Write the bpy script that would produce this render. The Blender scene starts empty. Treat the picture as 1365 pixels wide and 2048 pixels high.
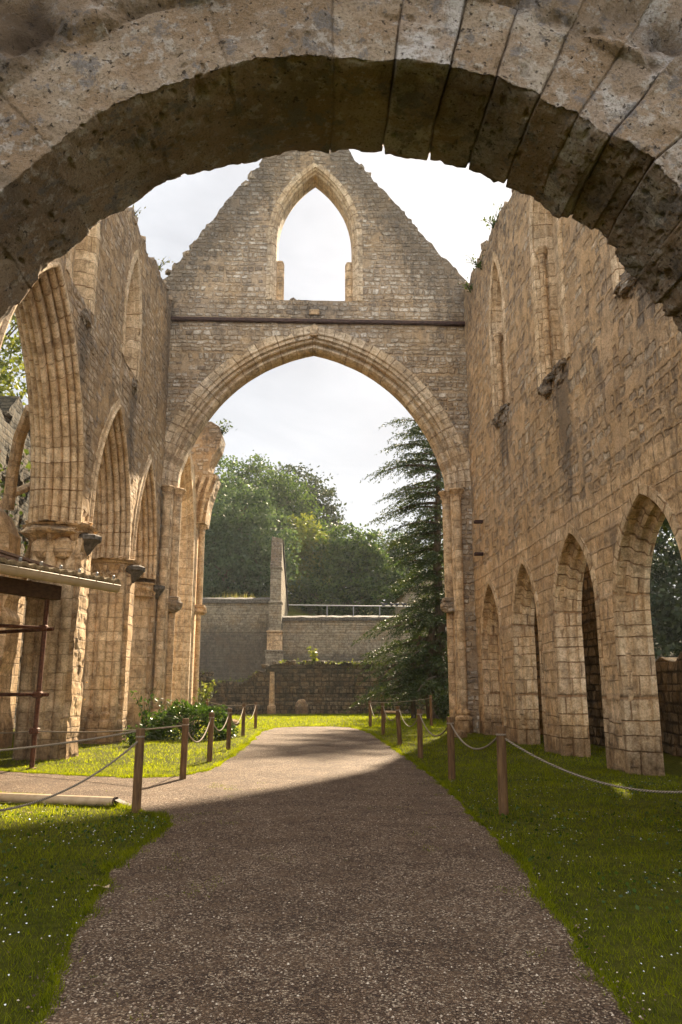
import bpy, math, random
import numpy as np
from mathutils import Vector, Matrix
from mathutils.geometry import delaunay_2d_cdt
random.seed(7); RNG = np.random.default_rng(11)
S = bpy.context.scene; C = S.collection
R_ = math.radians

# ------------------------------------------------------------------ camera, sky, sun, exposure
FPX = 1560.0; PITCH = math.atan(351/FPX); EYE = 1.56
YAW = math.atan(60.5*math.cos(PITCH)/FPX)
cd = bpy.data.cameras.new('camera'); cam = bpy.data.objects.new('camera', cd); C.objects.link(cam)
cd.sensor_fit = 'VERTICAL'; cd.sensor_height = 36.0; cd.lens = 36.0*FPX/2048
cd.clip_start = 0.05; cd.clip_end = 3000
cam.location = (0, 0, EYE); cam.rotation_euler = (math.pi/2+PITCH, 0, -YAW); S.camera = cam
SUN_EL, SUN_AZ = 34.4, 16.3            # degrees above the horizon, clockwise from +Y
sd = bpy.data.lights.new('sun', 'SUN'); sun = bpy.data.objects.new('sun', sd); C.objects.link(sun)
sd.energy = 5.0; sd.angle = R_(1.7); sd.color = (1.0, 0.82, 0.58)
_s = Vector((math.sin(R_(SUN_AZ))*math.cos(R_(SUN_EL)), math.cos(R_(SUN_AZ))*math.cos(R_(SUN_EL)), math.sin(R_(SUN_EL))))
sun.rotation_euler = _s.to_track_quat('Z', 'Y').to_euler(); sun.location = _s*60
W = bpy.data.worlds.new('World'); S.world = W; W.use_nodes = True
VEIL = 1.24
def build_world():
    nt = W.node_tree; nt.nodes.clear(); N = nt.nodes.new; L = nt.links.new
    out = N('ShaderNodeOutputWorld'); bg = N('ShaderNodeBackground'); bg.inputs['Strength'].default_value = 0.15
    sky = N('ShaderNodeTexSky'); sky.sky_type = 'NISHITA'; sky.sun_disc = False
    sky.sun_elevation = R_(SUN_EL); sky.sun_rotation = R_(SUN_AZ)
    sky.air_density = 1.0; sky.dust_density = 1.0; sky.ozone_density = 1.0
    tc = N('ShaderNodeTexCoord'); mp = N('ShaderNodeMapping'); mp.inputs['Scale'].default_value = (1.4, 1.4, 3.6)
    mp.inputs['Rotation'].default_value = (0.15, 0.25, 0.4)
    L(tc.outputs['Generated'], mp.inputs['Vector'])
    nz = N('ShaderNodeTexNoise'); nz.inputs['Scale'].default_value = 2.2; nz.inputs['Detail'].default_value = 7
    nz.inputs['Roughness'].default_value = 0.55; nz.inputs['Distortion'].default_value = 0.4
    L(mp.outputs[0], nz.inputs['Vector'])
    rp = N('ShaderNodeMapRange'); rp.inputs['From Min'].default_value = 0.32; rp.inputs['From Max'].default_value = 0.66
    rp.inputs['To Min'].default_value = 0.78; rp.inputs['To Max'].default_value = 1.10
    L(nz.outputs['Fac'], rp.inputs['Value'])
    # thin bright cloud sheet, brightened overhead and behind to lift the shaded walls
    sp = N('ShaderNodeSeparateXYZ'); L(tc.outputs['Generated'], sp.inputs[0])
    gy = N('ShaderNodeMapRange'); L(sp.outputs[1], gy.inputs['Value']); gy.inputs['From Min'].default_value = -1; gy.inputs['From Max'].default_value = 1
    gy.inputs['To Min'].default_value = VEIL*3.1; gy.inputs['To Max'].default_value = VEIL
    mu = N('ShaderNodeMath'); mu.operation = 'MULTIPLY'; L(gy.outputs[0], mu.inputs[0]); L(rp.outputs[0], mu.inputs[1])
    cl = N('ShaderNodeMixRGB'); cl.blend_type = 'MULTIPLY'; cl.inputs[0].default_value = 1; cl.inputs[1].default_value = (.985, .99, 1.0, 1); L(mu.outputs[0], cl.inputs[2])
    mx = N('ShaderNodeMixRGB'); mx.inputs[0].default_value = .95; L(sky.outputs[0], mx.inputs[1]); L(cl.outputs[0], mx.inputs[2])
    L(mx.outputs[0], bg.inputs['Color']); L(bg.outputs[0], out.inputs[0])
build_world()
S.view_settings.view_transform = 'Standard'; S.view_settings.look = 'None'
S.view_settings.exposure = 1.93; S.view_settings.gamma = 1.0; S.view_settings.use_curve_mapping = False
S.render.engine = 'CYCLES'
S.cycles.max_bounces = 6; S.cycles.diffuse_bounces = 4; S.cycles.transparent_max_bounces = 8; S.cycles.caustics_reflective = False; S.cycles.caustics_refractive = False

# surveying helper: where the sight line of a photo pixel (1365 x 2048) meets a plane
_cp, _sp, _cy, _sy = math.cos(PITCH), math.sin(PITCH), math.cos(YAW), math.sin(YAW)
_F = Vector((_sy*_cp, _cy*_cp, _sp)); _Rt = Vector((_cy, -_sy, 0)); _U = Vector((-_sy*_sp, -_cy*_sp, _cp))
def atY(x, y, Y):
    d = _F*FPX + _Rt*(x-682.5) + _U*(1024-y); return Vector((0, 0, EYE)) + d*(Y/d.y)
def atG(x, y, z=0.0):
    d = _F*FPX + _Rt*(x-682.5) + _U*(1024-y); return Vector((0, 0, EYE)) + d*((z-EYE)/d.z)

# ------------------------------------------------------------------ numpy noise
def _h(ix, iy, iz, seed):
    n = (ix.astype(np.int64)*374761393 + iy.astype(np.int64)*668265263 + iz.astype(np.int64)*2147483647 + seed*974711) & 0xffffffff
    n = ((n ^ (n >> 13))*1274126177) & 0xffffffff
    n = (n ^ (n >> 16)) & 0xffffffff
    n = (n*2246822519) & 0xffffffff
    return ((n ^ (n >> 15)) & 0xffffff)/float(0xffffff)
def vnoise(P, sc=1.0, seed=0):
    P = np.asarray(P, float)*sc; I = np.floor(P); f = P-I; f = f*f*(3-2*f); I = I.astype(np.int64); r = 0
    for a in (0, 1):
        for b in (0, 1):
            for c in (0, 1):
                w = (f[:, 0] if a else 1-f[:, 0])*(f[:, 1] if b else 1-f[:, 1])*(f[:, 2] if c else 1-f[:, 2])
                r = r + w*_h(I[:, 0]+a, I[:, 1]+b, I[:, 2]+c, seed)
    return r
def fbm(P, sc=1.0, oct=4, seed=0, gain=.5):
    r = 0; a = 1; t = 0
    for o in range(oct): r = r + a*vnoise(P, sc*2**o, seed+o*17); t += a; a *= gain
    return r/t - .5

# ------------------------------------------------------------------ objects
def tag(o, label=None, cat=None, group=None, kind=None):
    for k, v in (('label', label), ('category', cat), ('group', group), ('kind', kind)):
        if v: o[k] = v
    return o
def thing(name, label, cat, loc=(0, 0, 0), rz=0, group=None):
    o = bpy.data.objects.new(name, None); C.objects.link(o); o.location = loc; o.rotation_euler = (0, 0, rz)
    o.empty_display_size = .2
    return tag(o, label, cat, group)
def copy_tree(o, parent=None):
    c = o.copy(); C.objects.link(c); c.parent = parent
    for ch in list(o.children): copy_tree(ch, c)
    return c
class MB:
    def __init__(s): s.v = []; s.f = []; s.uv = []; s.g = []; s.n = 0
    def add(s, V, F, UV=None, G=None):
        V = np.asarray(V, float).reshape(-1, 3); b = s.n; s.v.append(V); s.n += len(V)
        F = [tuple(int(i)+b for i in f) for f in F]; s.f += F
        s.uv.append((len(F), None if UV is None else np.asarray(UV, float)))
        s.g.append(np.zeros(len(V)) if G is None else np.asarray(G, float))
        return s
    def box(s, x0, x1, y0, y1, z0, z1, bev=0.0):
        b = bev
        if b <= 0:
            V = [(x, y, z) for z in (z0, z1) for x, y in ((x0, y0), (x1, y0), (x1, y1), (x0, y1))]
            return s.add(V, [(0, 3, 2, 1), (4, 5, 6, 7), (0, 1, 5, 4), (1, 2, 6, 5), (2, 3, 7, 6), (3, 0, 4, 7)])
        ring = lambda i, z: [(x0+i+b, y0+i, z), (x1-i-b, y0+i, z), (x1-i, y0+i+b, z), (x1-i, y1-i-b, z), (x1-i-b, y1-i, z), (x0+i+b, y1-i, z), (x0+i, y1-i-b, z), (x0+i, y0+i+b, z)]
        V = ring(b, z0)+ring(0, z0+b)+ring(0, z1-b)+ring(b, z1); F = [tuple(range(7, -1, -1)), tuple(range(24, 32))]
        for k in range(3):
            for j in range(8): a = k*8+j; c = k*8+(j+1) % 8; F.append((a, c, c+8, a+8))
        return s.add(V, F)
    def lathe(s, c, prof, n=16, axis='z', a0=0, a1=2*math.pi, jit=0, seed=0):
        full = abs(a1-a0-2*math.pi) < 1e-6; m = n if full else n+1; V = []; UV = []
        for r, z in prof:
            for j in range(m):
                a = a0+(a1-a0)*j/n; V.append((c[0]+r*math.cos(a), c[1]+r*math.sin(a), c[2]+z))
        V = np.array(V)
        if jit: V += np.stack([fbm(V, 3.1, 3, seed+k) for k in range(3)], 1)*jit
        F = []; U = []; rm = max(p[0] for p in prof); acc = 0
        for i in range(len(prof)-1):
            dl = math.hypot(prof[i+1][0]-prof[i][0], prof[i+1][1]-prof[i][1])
            for j in range(n):
                a = i*m+j; b = i*m+(j+1) % m; F.append((a, b, b+m, a+m))
                x0 = rm*(a1-a0)*j/n; x1 = rm*(a1-a0)*(j+1)/n; z0 = c[2]+acc; z1 = z0+dl
                U += [(x0, z0), (x1, z0), (x1, z1), (x0, z1)]
            acc += dl
        s.add(V, F, U)
        if full:
            k = len(prof)-1; s.add(V[k*m:(k+1)*m], [tuple(range(m))]); s.add(V[:m], [tuple(range(m-1, -1, -1))])
        return s
    def tube(s, pts, rad, n=8, cap=True):
        pts = [Vector(p) for p in pts]; m = len(pts)
        if not hasattr(rad, '__len__'): rad = [rad]*m
        V = []; up = Vector((0, 0, 1)); prev = None; acc = [0]
        for i in range(m):
            t = (pts[min(i+1, m-1)]-pts[max(i-1, 0)]).normalized()
            if prev is None:
                prev = t.cross(up if abs(t.z) < .9 else Vector((1, 0, 0))).normalized()
            else:
                prev = (prev - t*prev.dot(t)).normalized()
            b = t.cross(prev)
            if i: acc.append(acc[-1]+(pts[i]-pts[i-1]).length)
            for j in range(n):
                a = 2*math.pi*j/n; V.append(pts[i]+(prev*math.cos(a)+b*math.sin(a))*rad[i])
        F = []; U = []
        for i in range(m-1):
            for j in range(n):
                a = i*n+j; b2 = i*n+(j+1) % n; F.append((a, b2, b2+n, a+n)); c = 6.283*max(rad)/n
                U += [(c*j, acc[i]), (c*(j+1), acc[i]), (c*(j+1), acc[i+1]), (c*j, acc[i+1])]
        s.add([tuple(v) for v in V], F, U)
        if cap:
            s.add([tuple(v) for v in V[:n]], [tuple(range(n-1, -1, -1))]); s.add([tuple(v) for v in V[-n:]], [tuple(range(n))])
        return s
    def grid(s, P, uv=None, G=None, closed=False):
        """P: (a,b,3) array"""
        a, b, _ = P.shape; F = []; U = []
        ii, jj = np.meshgrid(np.arange(a-1), np.arange(b-1), indexing='ij'); q = (ii*b+jj).ravel()
        F = np.stack([q, q+1, q+b+1, q+b], 1)
        if uv is not None:
            uvf = uv.reshape(-1, 2); U = uvf[F.ravel()]
        s.add(P.reshape(-1, 3), F.tolist(), U if uv is not None else None, None if G is None else G.ravel()); return s
    def build(s, name, mat, parent=None, smooth=False, loc=None):
        V = np.concatenate(s.v); me = bpy.data.meshes.new(name)
        me.from_pydata(V.tolist(), [], s.f)
        uvl = me.uv_layers.new(name='UVMap'); buf = []
        fi = 0
        nl = len(me.loops); UVa = np.zeros((nl, 2)); vi = np.empty(nl, np.int32); me.loops.foreach_get('vertex_index', vi)
        npoly = len(me.polygons); nr = np.empty(npoly*3); me.polygons.foreach_get('normal', nr); nr = np.abs(nr.reshape(-1, 3))
        ls = np.empty(npoly, np.int32); lt = np.empty(npoly, np.int32); me.polygons.foreach_get('loop_start', ls); me.polygons.foreach_get('loop_total', lt)
        pl = np.repeat(np.arange(npoly), lt); co = V[vi]; nn = nr[pl]
        zdom = (nn[:, 2] > nn[:, 0]) & (nn[:, 2] > nn[:, 1]); xdom = (~zdom) & (nn[:, 0] > nn[:, 1])
        UVa[:, 0] = np.where(zdom, co[:, 0], np.where(xdom, co[:, 1], co[:, 0])); UVa[:, 1] = np.where(zdom, co[:, 1], co[:, 2])
        for nf, U in s.uv:
            if U is not None and nf:
                a = ls[fi]; UVa[a:a+len(U)] = U
            fi += nf
        uvl.data.foreach_set('uv', UVa.ravel())
        g = np.concatenate(s.g)
        if g.any():
            at = me.attributes.new('grime_shade', 'FLOAT', 'POINT'); at.data.foreach_set('value', g)
        if smooth: me.polygons.foreach_set('use_smooth', np.ones(npoly, bool))
        me.materials.append(mat); me.update()
        o = bpy.data.objects.new(name, me); C.objects.link(o)
        if parent: o.parent = parent
        if loc is not None: o.location = loc
        return o

# ------------------------------------------------------------------ material expressions
class Mt:
    def __init__(s, name):
        s.m = bpy.data.materials.new(name); s.m.use_nodes = True; s.t = s.m.node_tree; s.t.nodes.clear()
        s.out = s.t.nodes.new('ShaderNodeOutputMaterial')
    def n(s, ty, **kw):
        o = s.t.nodes.new(ty)
        for k, v in kw.items(): setattr(o, k, v)
        return o
    def l(s, a, b):
        if isinstance(a, (int, float)): b.default_value = a
        elif isinstance(a, tuple): b.default_value = a if len(a) == len(b.default_value) else (*a, 1)
        else: s.t.links.new(a, b)
    def m_(s, op, a, b=0.0, c=0.0, clamp=False):
        o = s.n('ShaderNodeMath', operation=op, use_clamp=clamp); s.l(a, o.inputs[0]); s.l(b, o.inputs[1])
        if op in ('MULTIPLY_ADD', 'SMOOTH_MIN', 'SMOOTH_MAX'): s.l(c, o.inputs[2])
        return o.outputs[0]
    def add(s, a, b): return s.m_('ADD', a, b)
    def sub(s, a, b): return s.m_('SUBTRACT', a, b)
    def mul(s, a, b): return s.m_('MULTIPLY', a, b)
    def ss(s, v, a, b, lo=0.0, hi=1.0):
        o = s.n('ShaderNodeMapRange', interpolation_type='SMOOTHSTEP'); s.l(v, o.inputs['Value'])
        o.inputs['From Min'].default_value = a; o.inputs['From Max'].default_value = b; o.inputs['To Min'].default_value = lo; o.inputs['To Max'].default_value = hi
        return o.outputs[0]
    def noise(s, vec, scale, det=3.0, rough=.5, dist=0.0):
        o = s.n('ShaderNodeTexNoise'); s.l(vec, o.inputs['Vector']); o.inputs['Scale'].default_value = scale
        o.inputs['Detail'].default_value = det; o.inputs['Roughness'].default_value = rough; o.inputs['Distortion'].default_value = dist
        return o.outputs['Fac']
    def vec(s, x, y, z=0.0):
        o = s.n('ShaderNodeCombineXYZ'); s.l(x, o.inputs[0]); s.l(y, o.inputs[1]); s.l(z, o.inputs[2]); return o.outputs[0]
    def white(s, v):
        o = s.n('ShaderNodeTexWhiteNoise', noise_dimensions='3D'); s.l(v, o.inputs['Vector']); return o.outputs['Value']
    def ramp(s, v, stops):
        o = s.n('ShaderNodeValToRGB'); s.l(v, o.inputs[0]); e = o.color_ramp.elements
        while len(e) < len(stops): e.new(.5)
        for i, (p, c) in enumerate(stops): e[i].position = p; e[i].color = (*c, 1)
        return o.outputs[0]
    def mix(s, f, a, b, mode='MIX'):
        o = s.n('ShaderNodeMixRGB', blend_type=mode); s.l(f, o.inputs[0]); s.l(a, o.inputs[1]); s.l(b, o.inputs[2]); return o.outputs[0]
    def obj(s):
        o = s.n('ShaderNodeNewGeometry'); return o.outputs['Position']
    def bsdf(s, col, rough=.9, height=None, dist=.02, strength=1.0, metal=0.0, spec=.3):
        p = s.n('ShaderNodeBsdfPrincipled'); s.l(col, p.inputs['Base Color']); s.l(rough, p.inputs['Roughness'])
        p.inputs['Metallic'].default_value = metal; p.inputs['Specular IOR Level'].default_value = spec
        if height is not None:
            b = s.n('ShaderNodeBump'); b.inputs['Distance'].default_value = dist; b.inputs['Strength'].default_value = strength
            s.l(height, b.inputs['Height']); s.t.links.new(b.outputs[0], p.inputs['Normal'])
        s.t.links.new(p.outputs[0], s.out.inputs[0]); return p

WARM = (1.58, 1.39, 1.12)
def masonry(name, h=.16, w=.3, mort=.012, soft=.02, dist=.05, pal=None, mcol=(.36, .28, .19), bump=.03, plaster=0.0,
            grime_shade=.5, lichen=.35, pits=.4, dark=1.0, gcol=(.075, .068, .06), warm=(.40, .27, .13), mdark=1.0, tint=None, damp=0.0):
    t = Mt(name); pal = pal or [(0, (.35, .30, .24)), (.3, (.50, .45, .38)), (.6, (.42, .34, .25)), (.8, (.33, .30, .28)), (1, (.62, .58, .52))]
    uvn = t.n('ShaderNodeUVMap'); uvn.uv_map = 'UVMap'; uv = uvn.outputs[0]; sp = t.n('ShaderNodeSeparateXYZ'); t.l(uv, sp.inputs[0])
    u0, v0 = sp.outputs[0], sp.outputs[1]; P = t.obj()
    d1 = t.sub(t.noise(uv, 1.0/max(w, .05)*.9, 2), .5); d2 = t.sub(t.noise(t.vec(t.add(u0, 31.7), v0, 4.0), 1.0/max(w, .05)*.9, 2), .5)
    fi = t.sub(t.noise(uv, 14, 3), .5)
    u = t.add(t.add(u0, t.mul(d1, dist*2)), t.mul(fi, dist*.35)); v = t.add(t.add(v0, t.mul(d2, dist*1.6)), t.mul(fi, dist*.3))
    rowv = t.noise(t.vec(0.0, v, 3.3), .5/h, 1); v = t.add(v, t.mul(rowv, h*1.9))
    q = t.m_('DIVIDE', v, h); row = t.m_('FLOOR', q); fv = t.sub(q, row)
    r1 = t.white(t.vec(row, 1.0, 7.0)); r2 = t.white(t.vec(row, 5.0, 2.0))
    wr = t.mul(t.add(t.mul(r2, .9), .6), w)
    uw = t.noise(t.vec(t.m_('DIVIDE', u, w), t.mul(row, 7.31), 0.0), .7, 1)
    u2 = t.add(t.add(u, t.mul(r1, 9.7)), t.mul(uw, w*1.6))
    p = t.m_('DIVIDE', u2, wr); cell = t.m_('FLOOR', p); fu = t.sub(p, cell)
    du = t.mul(t.m_('MINIMUM', fu, t.sub(1.0, fu)), wr); dv = t.mul(t.m_('MINIMUM', fv, t.sub(1.0, fv)), h)
    d = t.m_('SMOOTH_MIN', du, dv, min(soft*1.5, h*.3))
    rnd = t.white(t.vec(cell, row, 1.0)); rnd2 = t.white(t.vec(cell, row, 9.0))
    jitter = t.mul(t.sub(t.noise(uv, 13, 5, .7), .5), soft*2.4)
    mask = t.ss(t.add(d, jitter), mort*.5, mort*.5+soft)
    big = t.noise(P, .45, 4, .6); med = t.noise(P, 2.2, 4, .6); fine = t.noise(P, 26, 4, .65); tiny = t.noise(P, 90, 2, .6)
    col = t.ramp(rnd, pal)
    col = t.mix(t.ss(med, .35, .7), t.mix(1.0, col, (.78, .76, .74), 'MULTIPLY'), col)
    mc = t.mix(t.ss(med, .42, .6), tuple(c*.75*mdark for c in mcol), tuple(c*mdark for c in mcol))
    if plaster > 0:
        pm = t.ss(t.add(t.mul(big, .6), t.mul(t.noise(P, 1.3, 3), .4)), .62-plaster*.25, .70-plaster*.25)
        mask = t.mul(mask, t.sub(1.0, t.mul(pm, t.ss(rnd2, .42, .54, 1.0, 0.0))))
    else: pm = None
    col = t.mix(1.0, col, t.ramp(t.noise(P, 5.5, 8, .72), [(.36, (.50, .46, .41)), (.47, (.90, .88, .85)), (.56, (1.08, 1.08, 1.08)), (.66, (1.25, 1.25, 1.27))]), 'MULTIPLY')
    c = t.mix(mask, mc, col)
    c = t.mix(t.mul(t.ss(t.noise(P, .8, 6, .7), .48, .62), .5), c, t.mix(.55, c, warm)); c = t.mix(t.mul(t.ss(t.noise(P, .55, 6, .7), .5, .62), .45), c, t.mix(1.0, c, (.74, .73, .73), 'MULTIPLY'))
    c = t.mix(t.mul(t.ss(fine, .46, .60), .6), c, t.mix(1.0, c, (.60, .55, .49), 'MULTIPLY')); c = t.mix(t.mul(t.ss(tiny, .5, .62), .35), c, t.mix(1.0, c, (1.35, 1.33, 1.3), 'MULTIPLY'))
    # rain streaks, lichen and moss stains with shapes of their own
    st = t.noise(t.vec(t.mul(u0, 1.6), t.mul(v0, .28), 0.0), 1.5, 5, .7)
    gm = t.ss(t.add(t.mul(st, .55), t.mul(t.noise(P, 3.5, 6, .75), .45)), .50, .60)
    att = t.n('ShaderNodeAttribute', attribute_name='grime_shade').outputs['Fac']
    gf = t.m_('ADD', t.mul(gm, grime_shade*.8), t.mul(t.ss(t.add(att, t.mul(t.sub(t.noise(P, 6, 7, .85), .5), 2.2)), .15, .95), .85), clamp=True)
    c = t.mix(1.0, c, tint or WARM, 'MULTIPLY'); c = t.mix(t.ss(t.noise(P, .33, 3, .6), .4, .6), c, t.mix(1.0, c, (.94, .96, 1.02), 'MULTIPLY')); c = t.mix(gf, c, t.mix(.25, gcol, c))
    if damp > 0:
        pz = t.n('ShaderNodeSeparateXYZ'); t.l(P, pz.inputs[0]); dn = t.add(t.mul(t.noise(P, 1.7, 6, .75), 2.6), t.mul(pz.outputs[2], -1.0/damp))
        c = t.mix(t.mul(t.ss(dn, .35, 1.15), .8), c, t.mix(1.0, c, (.36, .31, .25), 'MULTIPLY'))
    if lichen > 0:
        lm = t.ss(t.noise(P, 11, 6, .8), .60, .68); c = t.mix(t.mul(lm, lichen), c, t.mix(t.ss(big, .4, .6), (.50, .49, .45), (.07, .06, .05)))
    if dark != 1.0: c = t.mix(1.0, c, (dark, dark, dark), 'MULTIPLY')
    pit = t.ss(t.noise(P, 38, 3, .6), .62, .72)
    hgt = t.add(t.add(t.mul(mask, t.add(t.mul(rnd2, .5), .6)), t.mul(fine, .5)), t.add(t.mul(med, .5), t.mul(pit, -pits)))
    hgt = t.add(hgt, t.mul(tiny, .12))
    c = t.mix(t.mul(pit, .5*min(1, pits)), c, (.10, .075, .05))
    t.bsdf(c, .92, hgt, bump*1.7); return t.m

M = {}
M['rubble'] = masonry('rubble_masonry', .19, .30, .02, .03, .07, plaster=.75, grime_shade=.75, lichen=.45, bump=.05)
M['rubble_grey'] = masonry('weathered_rubble', .185, .28, .022, .035, .10, plaster=.5, grime_shade=.6, lichen=.45, bump=.055, tint=(1.42, 1.31, 1.16),
    pal=[(0, (.26, .225, .19)), (.25, (.46, .42, .365)), (.5, (.35, .30, .235)), (.75, (.52, .49, .44)), (1, (.64, .62, .58))], mcol=(.40, .32, .23))
M['wide_rubble'] = masonry('render_over_rubble', .24, .38, .03, .045, .12, plaster=.85, grime_shade=.85, lichen=.4, bump=.06,
    pal=[(0, (.36, .31, .255)), (.3, (.52, .47, .40)), (.6, (.43, .35, .265)), (.8, (.34, .31, .285)), (1, (.64, .61, .55))], mcol=(.50, .395, .28))
PALE = [(0, (.40, .335, .255)), (.35, (.55, .485, .385)), (.65, (.47, .395, .295)), (1, (.62, .56, .46))]
M['ashlar'] = masonry('dressed_limestone', .36, .95, .006, .012, .016, grime_shade=.6, lichen=.2, bump=.018, pits=.35, pal=PALE, mcol=(.43, .345, .25), damp=1.3)
M['ashlar_worn'] = masonry('worn_limestone_blocks', .33, .58, .012, .024, .06, grime_shade=.75, lichen=.3, bump=.027, pits=.6,
    pal=[(0, (.42, .34, .245)), (.3, (.54, .45, .33)), (.6, (.46, .36, .25)), (1, (.60, .52, .41))], mcol=(.43, .34, .245), damp=1.0)
M['voussoir'] = masonry('arch_limestone', .36, 5.0, .006, .010, .010, grime_shade=.35, lichen=.1, bump=.018, pits=.3, pal=PALE, mcol=(.30, .21, .13))
M['voussoir_grey'] = masonry('weathered_arch_limestone', .36, 5.0, .008, .014, .012, grime_shade=.7, lichen=.35, bump=.022, pits=.4, pal=PALE, mcol=(.28, .21, .14), tint=(1.42, 1.30, 1.13))
M['arch_worn'] = masonry('worn_arch_stones', .34, 1.1, .010, .018, .03, grime_shade=.5, lichen=.2, bump=.03, pits=.5, pal=PALE, mcol=(.30, .21, .135), damp=1.0)
M['small_blocks'] = masonry('coursed_garden_wall', .17, .34, .012, .016, .02, grime_shade=.5, lichen=.35, bump=.03,
    pal=[(0, (.36, .34, .28)), (.5, (.46, .43, .36)), (1, (.40, .36, .29))], mcol=(.26, .23, .18), tint=(1.0, .93, .81))
M['mossy'] = masonry('damp_mossy_blocks', .24, .36, .02, .03, .05, grime_shade=1.0, lichen=.4, bump=.05,
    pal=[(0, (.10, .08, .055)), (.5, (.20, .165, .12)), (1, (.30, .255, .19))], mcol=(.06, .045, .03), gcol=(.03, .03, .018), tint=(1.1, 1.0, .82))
def simple(name, a, b, sc=8, rough=.8, bump=.01, metal=0, spec=.3, stretch=None, fine=40):
    t = Mt(name); P = t.obj()
    if stretch:
        mp = t.n('ShaderNodeMapping'); t.l(P, mp.inputs[0]); mp.inputs['Scale'].default_value = stretch; P = mp.outputs[0]
    n1 = t.noise(P, sc, 5, .65); n2 = t.noise(P, fine, 3)
    t.bsdf(t.mix(t.ss(n1, .3, .7), a, b), rough, t.add(n1, t.mul(n2, .4)), bump, metal=metal, spec=spec); return t.m
M['moss'] = simple('moss', (.05, .07, .015), (.11, .10, .04), 14, bump=.03)
M['dark_stone'] = simple('lichened_coping', (.045, .038, .03), (.17, .15, .125), 12, bump=.04)
M['bark'] = simple('bark', (.05, .035, .022), (.14, .10, .065), 10, bump=.03, stretch=(1, 1, .25))
M['wood'] = simple('weathered_post_wood', (.085, .045, .02), (.20, .115, .05), 26, .75, .006, stretch=(1, 1, .12), fine=90)
M['rust'] = simple('rusted_steel', (.07, .025, .012), (.17, .07, .035), 18, .7, .003, metal=.3)
M['beam'] = simple('old_roof_timber', (.06, .03, .015), (.13, .07, .035), 20, .85, .006, stretch=(1, .15, 1))
M['zinc'] = simple('tan_painted_gutter', (.42, .34, .22), (.50, .41, .28), 5, .45, .001, spec=.5)
M['tile'] = simple('lichened_clay_tile', (.16, .12, .06), (.36, .28, .16), 16, .85, .01)
M['pipe'] = simple('clay_brown_pipe', (.42, .30, .18), (.55, .41, .26), 9, .5, .002, spec=.5)
M['rail'] = simple('grey_painted_steel', (.22, .23, .23), (.30, .31, .31), 9, .5, .001, metal=.4)
M['iron'] = simple('brown_iron_beam', (.025, .012, .009), (.075, .038, .028), 9, .7, .004)
M['bird'] = simple('dark_feathers', (.03, .032, .036), (.09, .09, .10), 30, .7, .002)
def rope_mat():
    t = Mt('twisted_hemp_rope'); uvn = t.n('ShaderNodeUVMap'); uvn.uv_map = 'UVMap'; sp = t.n('ShaderNodeSeparateXYZ'); t.l(uvn.outputs[0], sp.inputs[0])
    s = t.m_('SINE', t.add(t.mul(sp.outputs[0], 80*3), t.mul(sp.outputs[1], 190))); n = t.noise(t.obj(), 60, 3)
    c = t.mix(t.ss(s, -.6, .6), (.20, .155, .11), (.47, .40, .31)); c = t.mix(t.mul(n, .4), c, (.3, .25, .19))
    t.bsdf(c, .9, s, .006); return t.m
M['rope'] = rope_mat()
def leaf_mat(name, a, b, trans=.45, rough=.55, sc=.8):
    t = Mt(name); P = t.obj(); n = t.noise(P, sc, 3, .6); g = t.n('ShaderNodeNewGeometry').outputs['Random Per Island']
    c = t.mix(t.ss(t.add(t.mul(n, .6), t.mul(g, .4)), .3, .7), a, b)
    p = t.n('ShaderNodeBsdfPrincipled'); t.l(c, p.inputs['Base Color']); p.inputs['Roughness'].default_value = rough; p.inputs['Specular IOR Level'].default_value = .3
    tr = t.n('ShaderNodeBsdfTranslucent'); t.l(t.mix(1.0, c, (1.5, 1.45, .7), 'MULTIPLY'), tr.inputs[0])
    mx = t.n('ShaderNodeMixShader'); mx.inputs[0].default_value = trans
    t.t.links.new(p.outputs[0], mx.inputs[1]); t.t.links.new(tr.outputs[0], mx.inputs[2]); t.t.links.new(mx.outputs[0], t.out.inputs[0]); return t.m
M['leaf_mid'] = leaf_mat('broad_leaves', (.022, .045, .012), (.07, .11, .026))
M['leaf_grey'] = leaf_mat('grey_green_leaves', (.03, .055, .03), (.08, .12, .062))
M['leaf_yellow'] = leaf_mat('yellow_green_leaves', (.09, .12, .02), (.15, .16, .035))
M['leaf_dark'] = leaf_mat('dark_leaves', (.02, .035, .015), (.045, .06, .022), .25)
M['yew'] = leaf_mat('yew_needles', (.018, .034, .010), (.055, .07, .016), .3)
M['shrub'] = leaf_mat('glossy_shrub_leaves', (.022, .050, .008), (.065, .115, .018), .4, .25)
M['ivy'] = leaf_mat('ivy_leaves', (.03, .05, .012), (.09, .12, .03), .35)
M['grass'] = leaf_mat('grass_blades', (.08, .105, .002), (.24, .27, .006), .76, .6, 1.4)
M['hay'] = leaf_mat('dry_tall_grass', (.22, .22, .08), (.34, .30, .13), .5, .7)
M['petal'] = simple('white_petals', (.75, .75, .72), (.85, .85, .82), 9, .7, 0)
M['yellow'] = simple('yellow_petals', (.75, .35, .02), (.8, .5, .03), 9, .7, 0)
M['dead'] = simple('fallen_leaf', (.35, .25, .12), (.55, .42, .25), 20, .8, .002)
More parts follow.
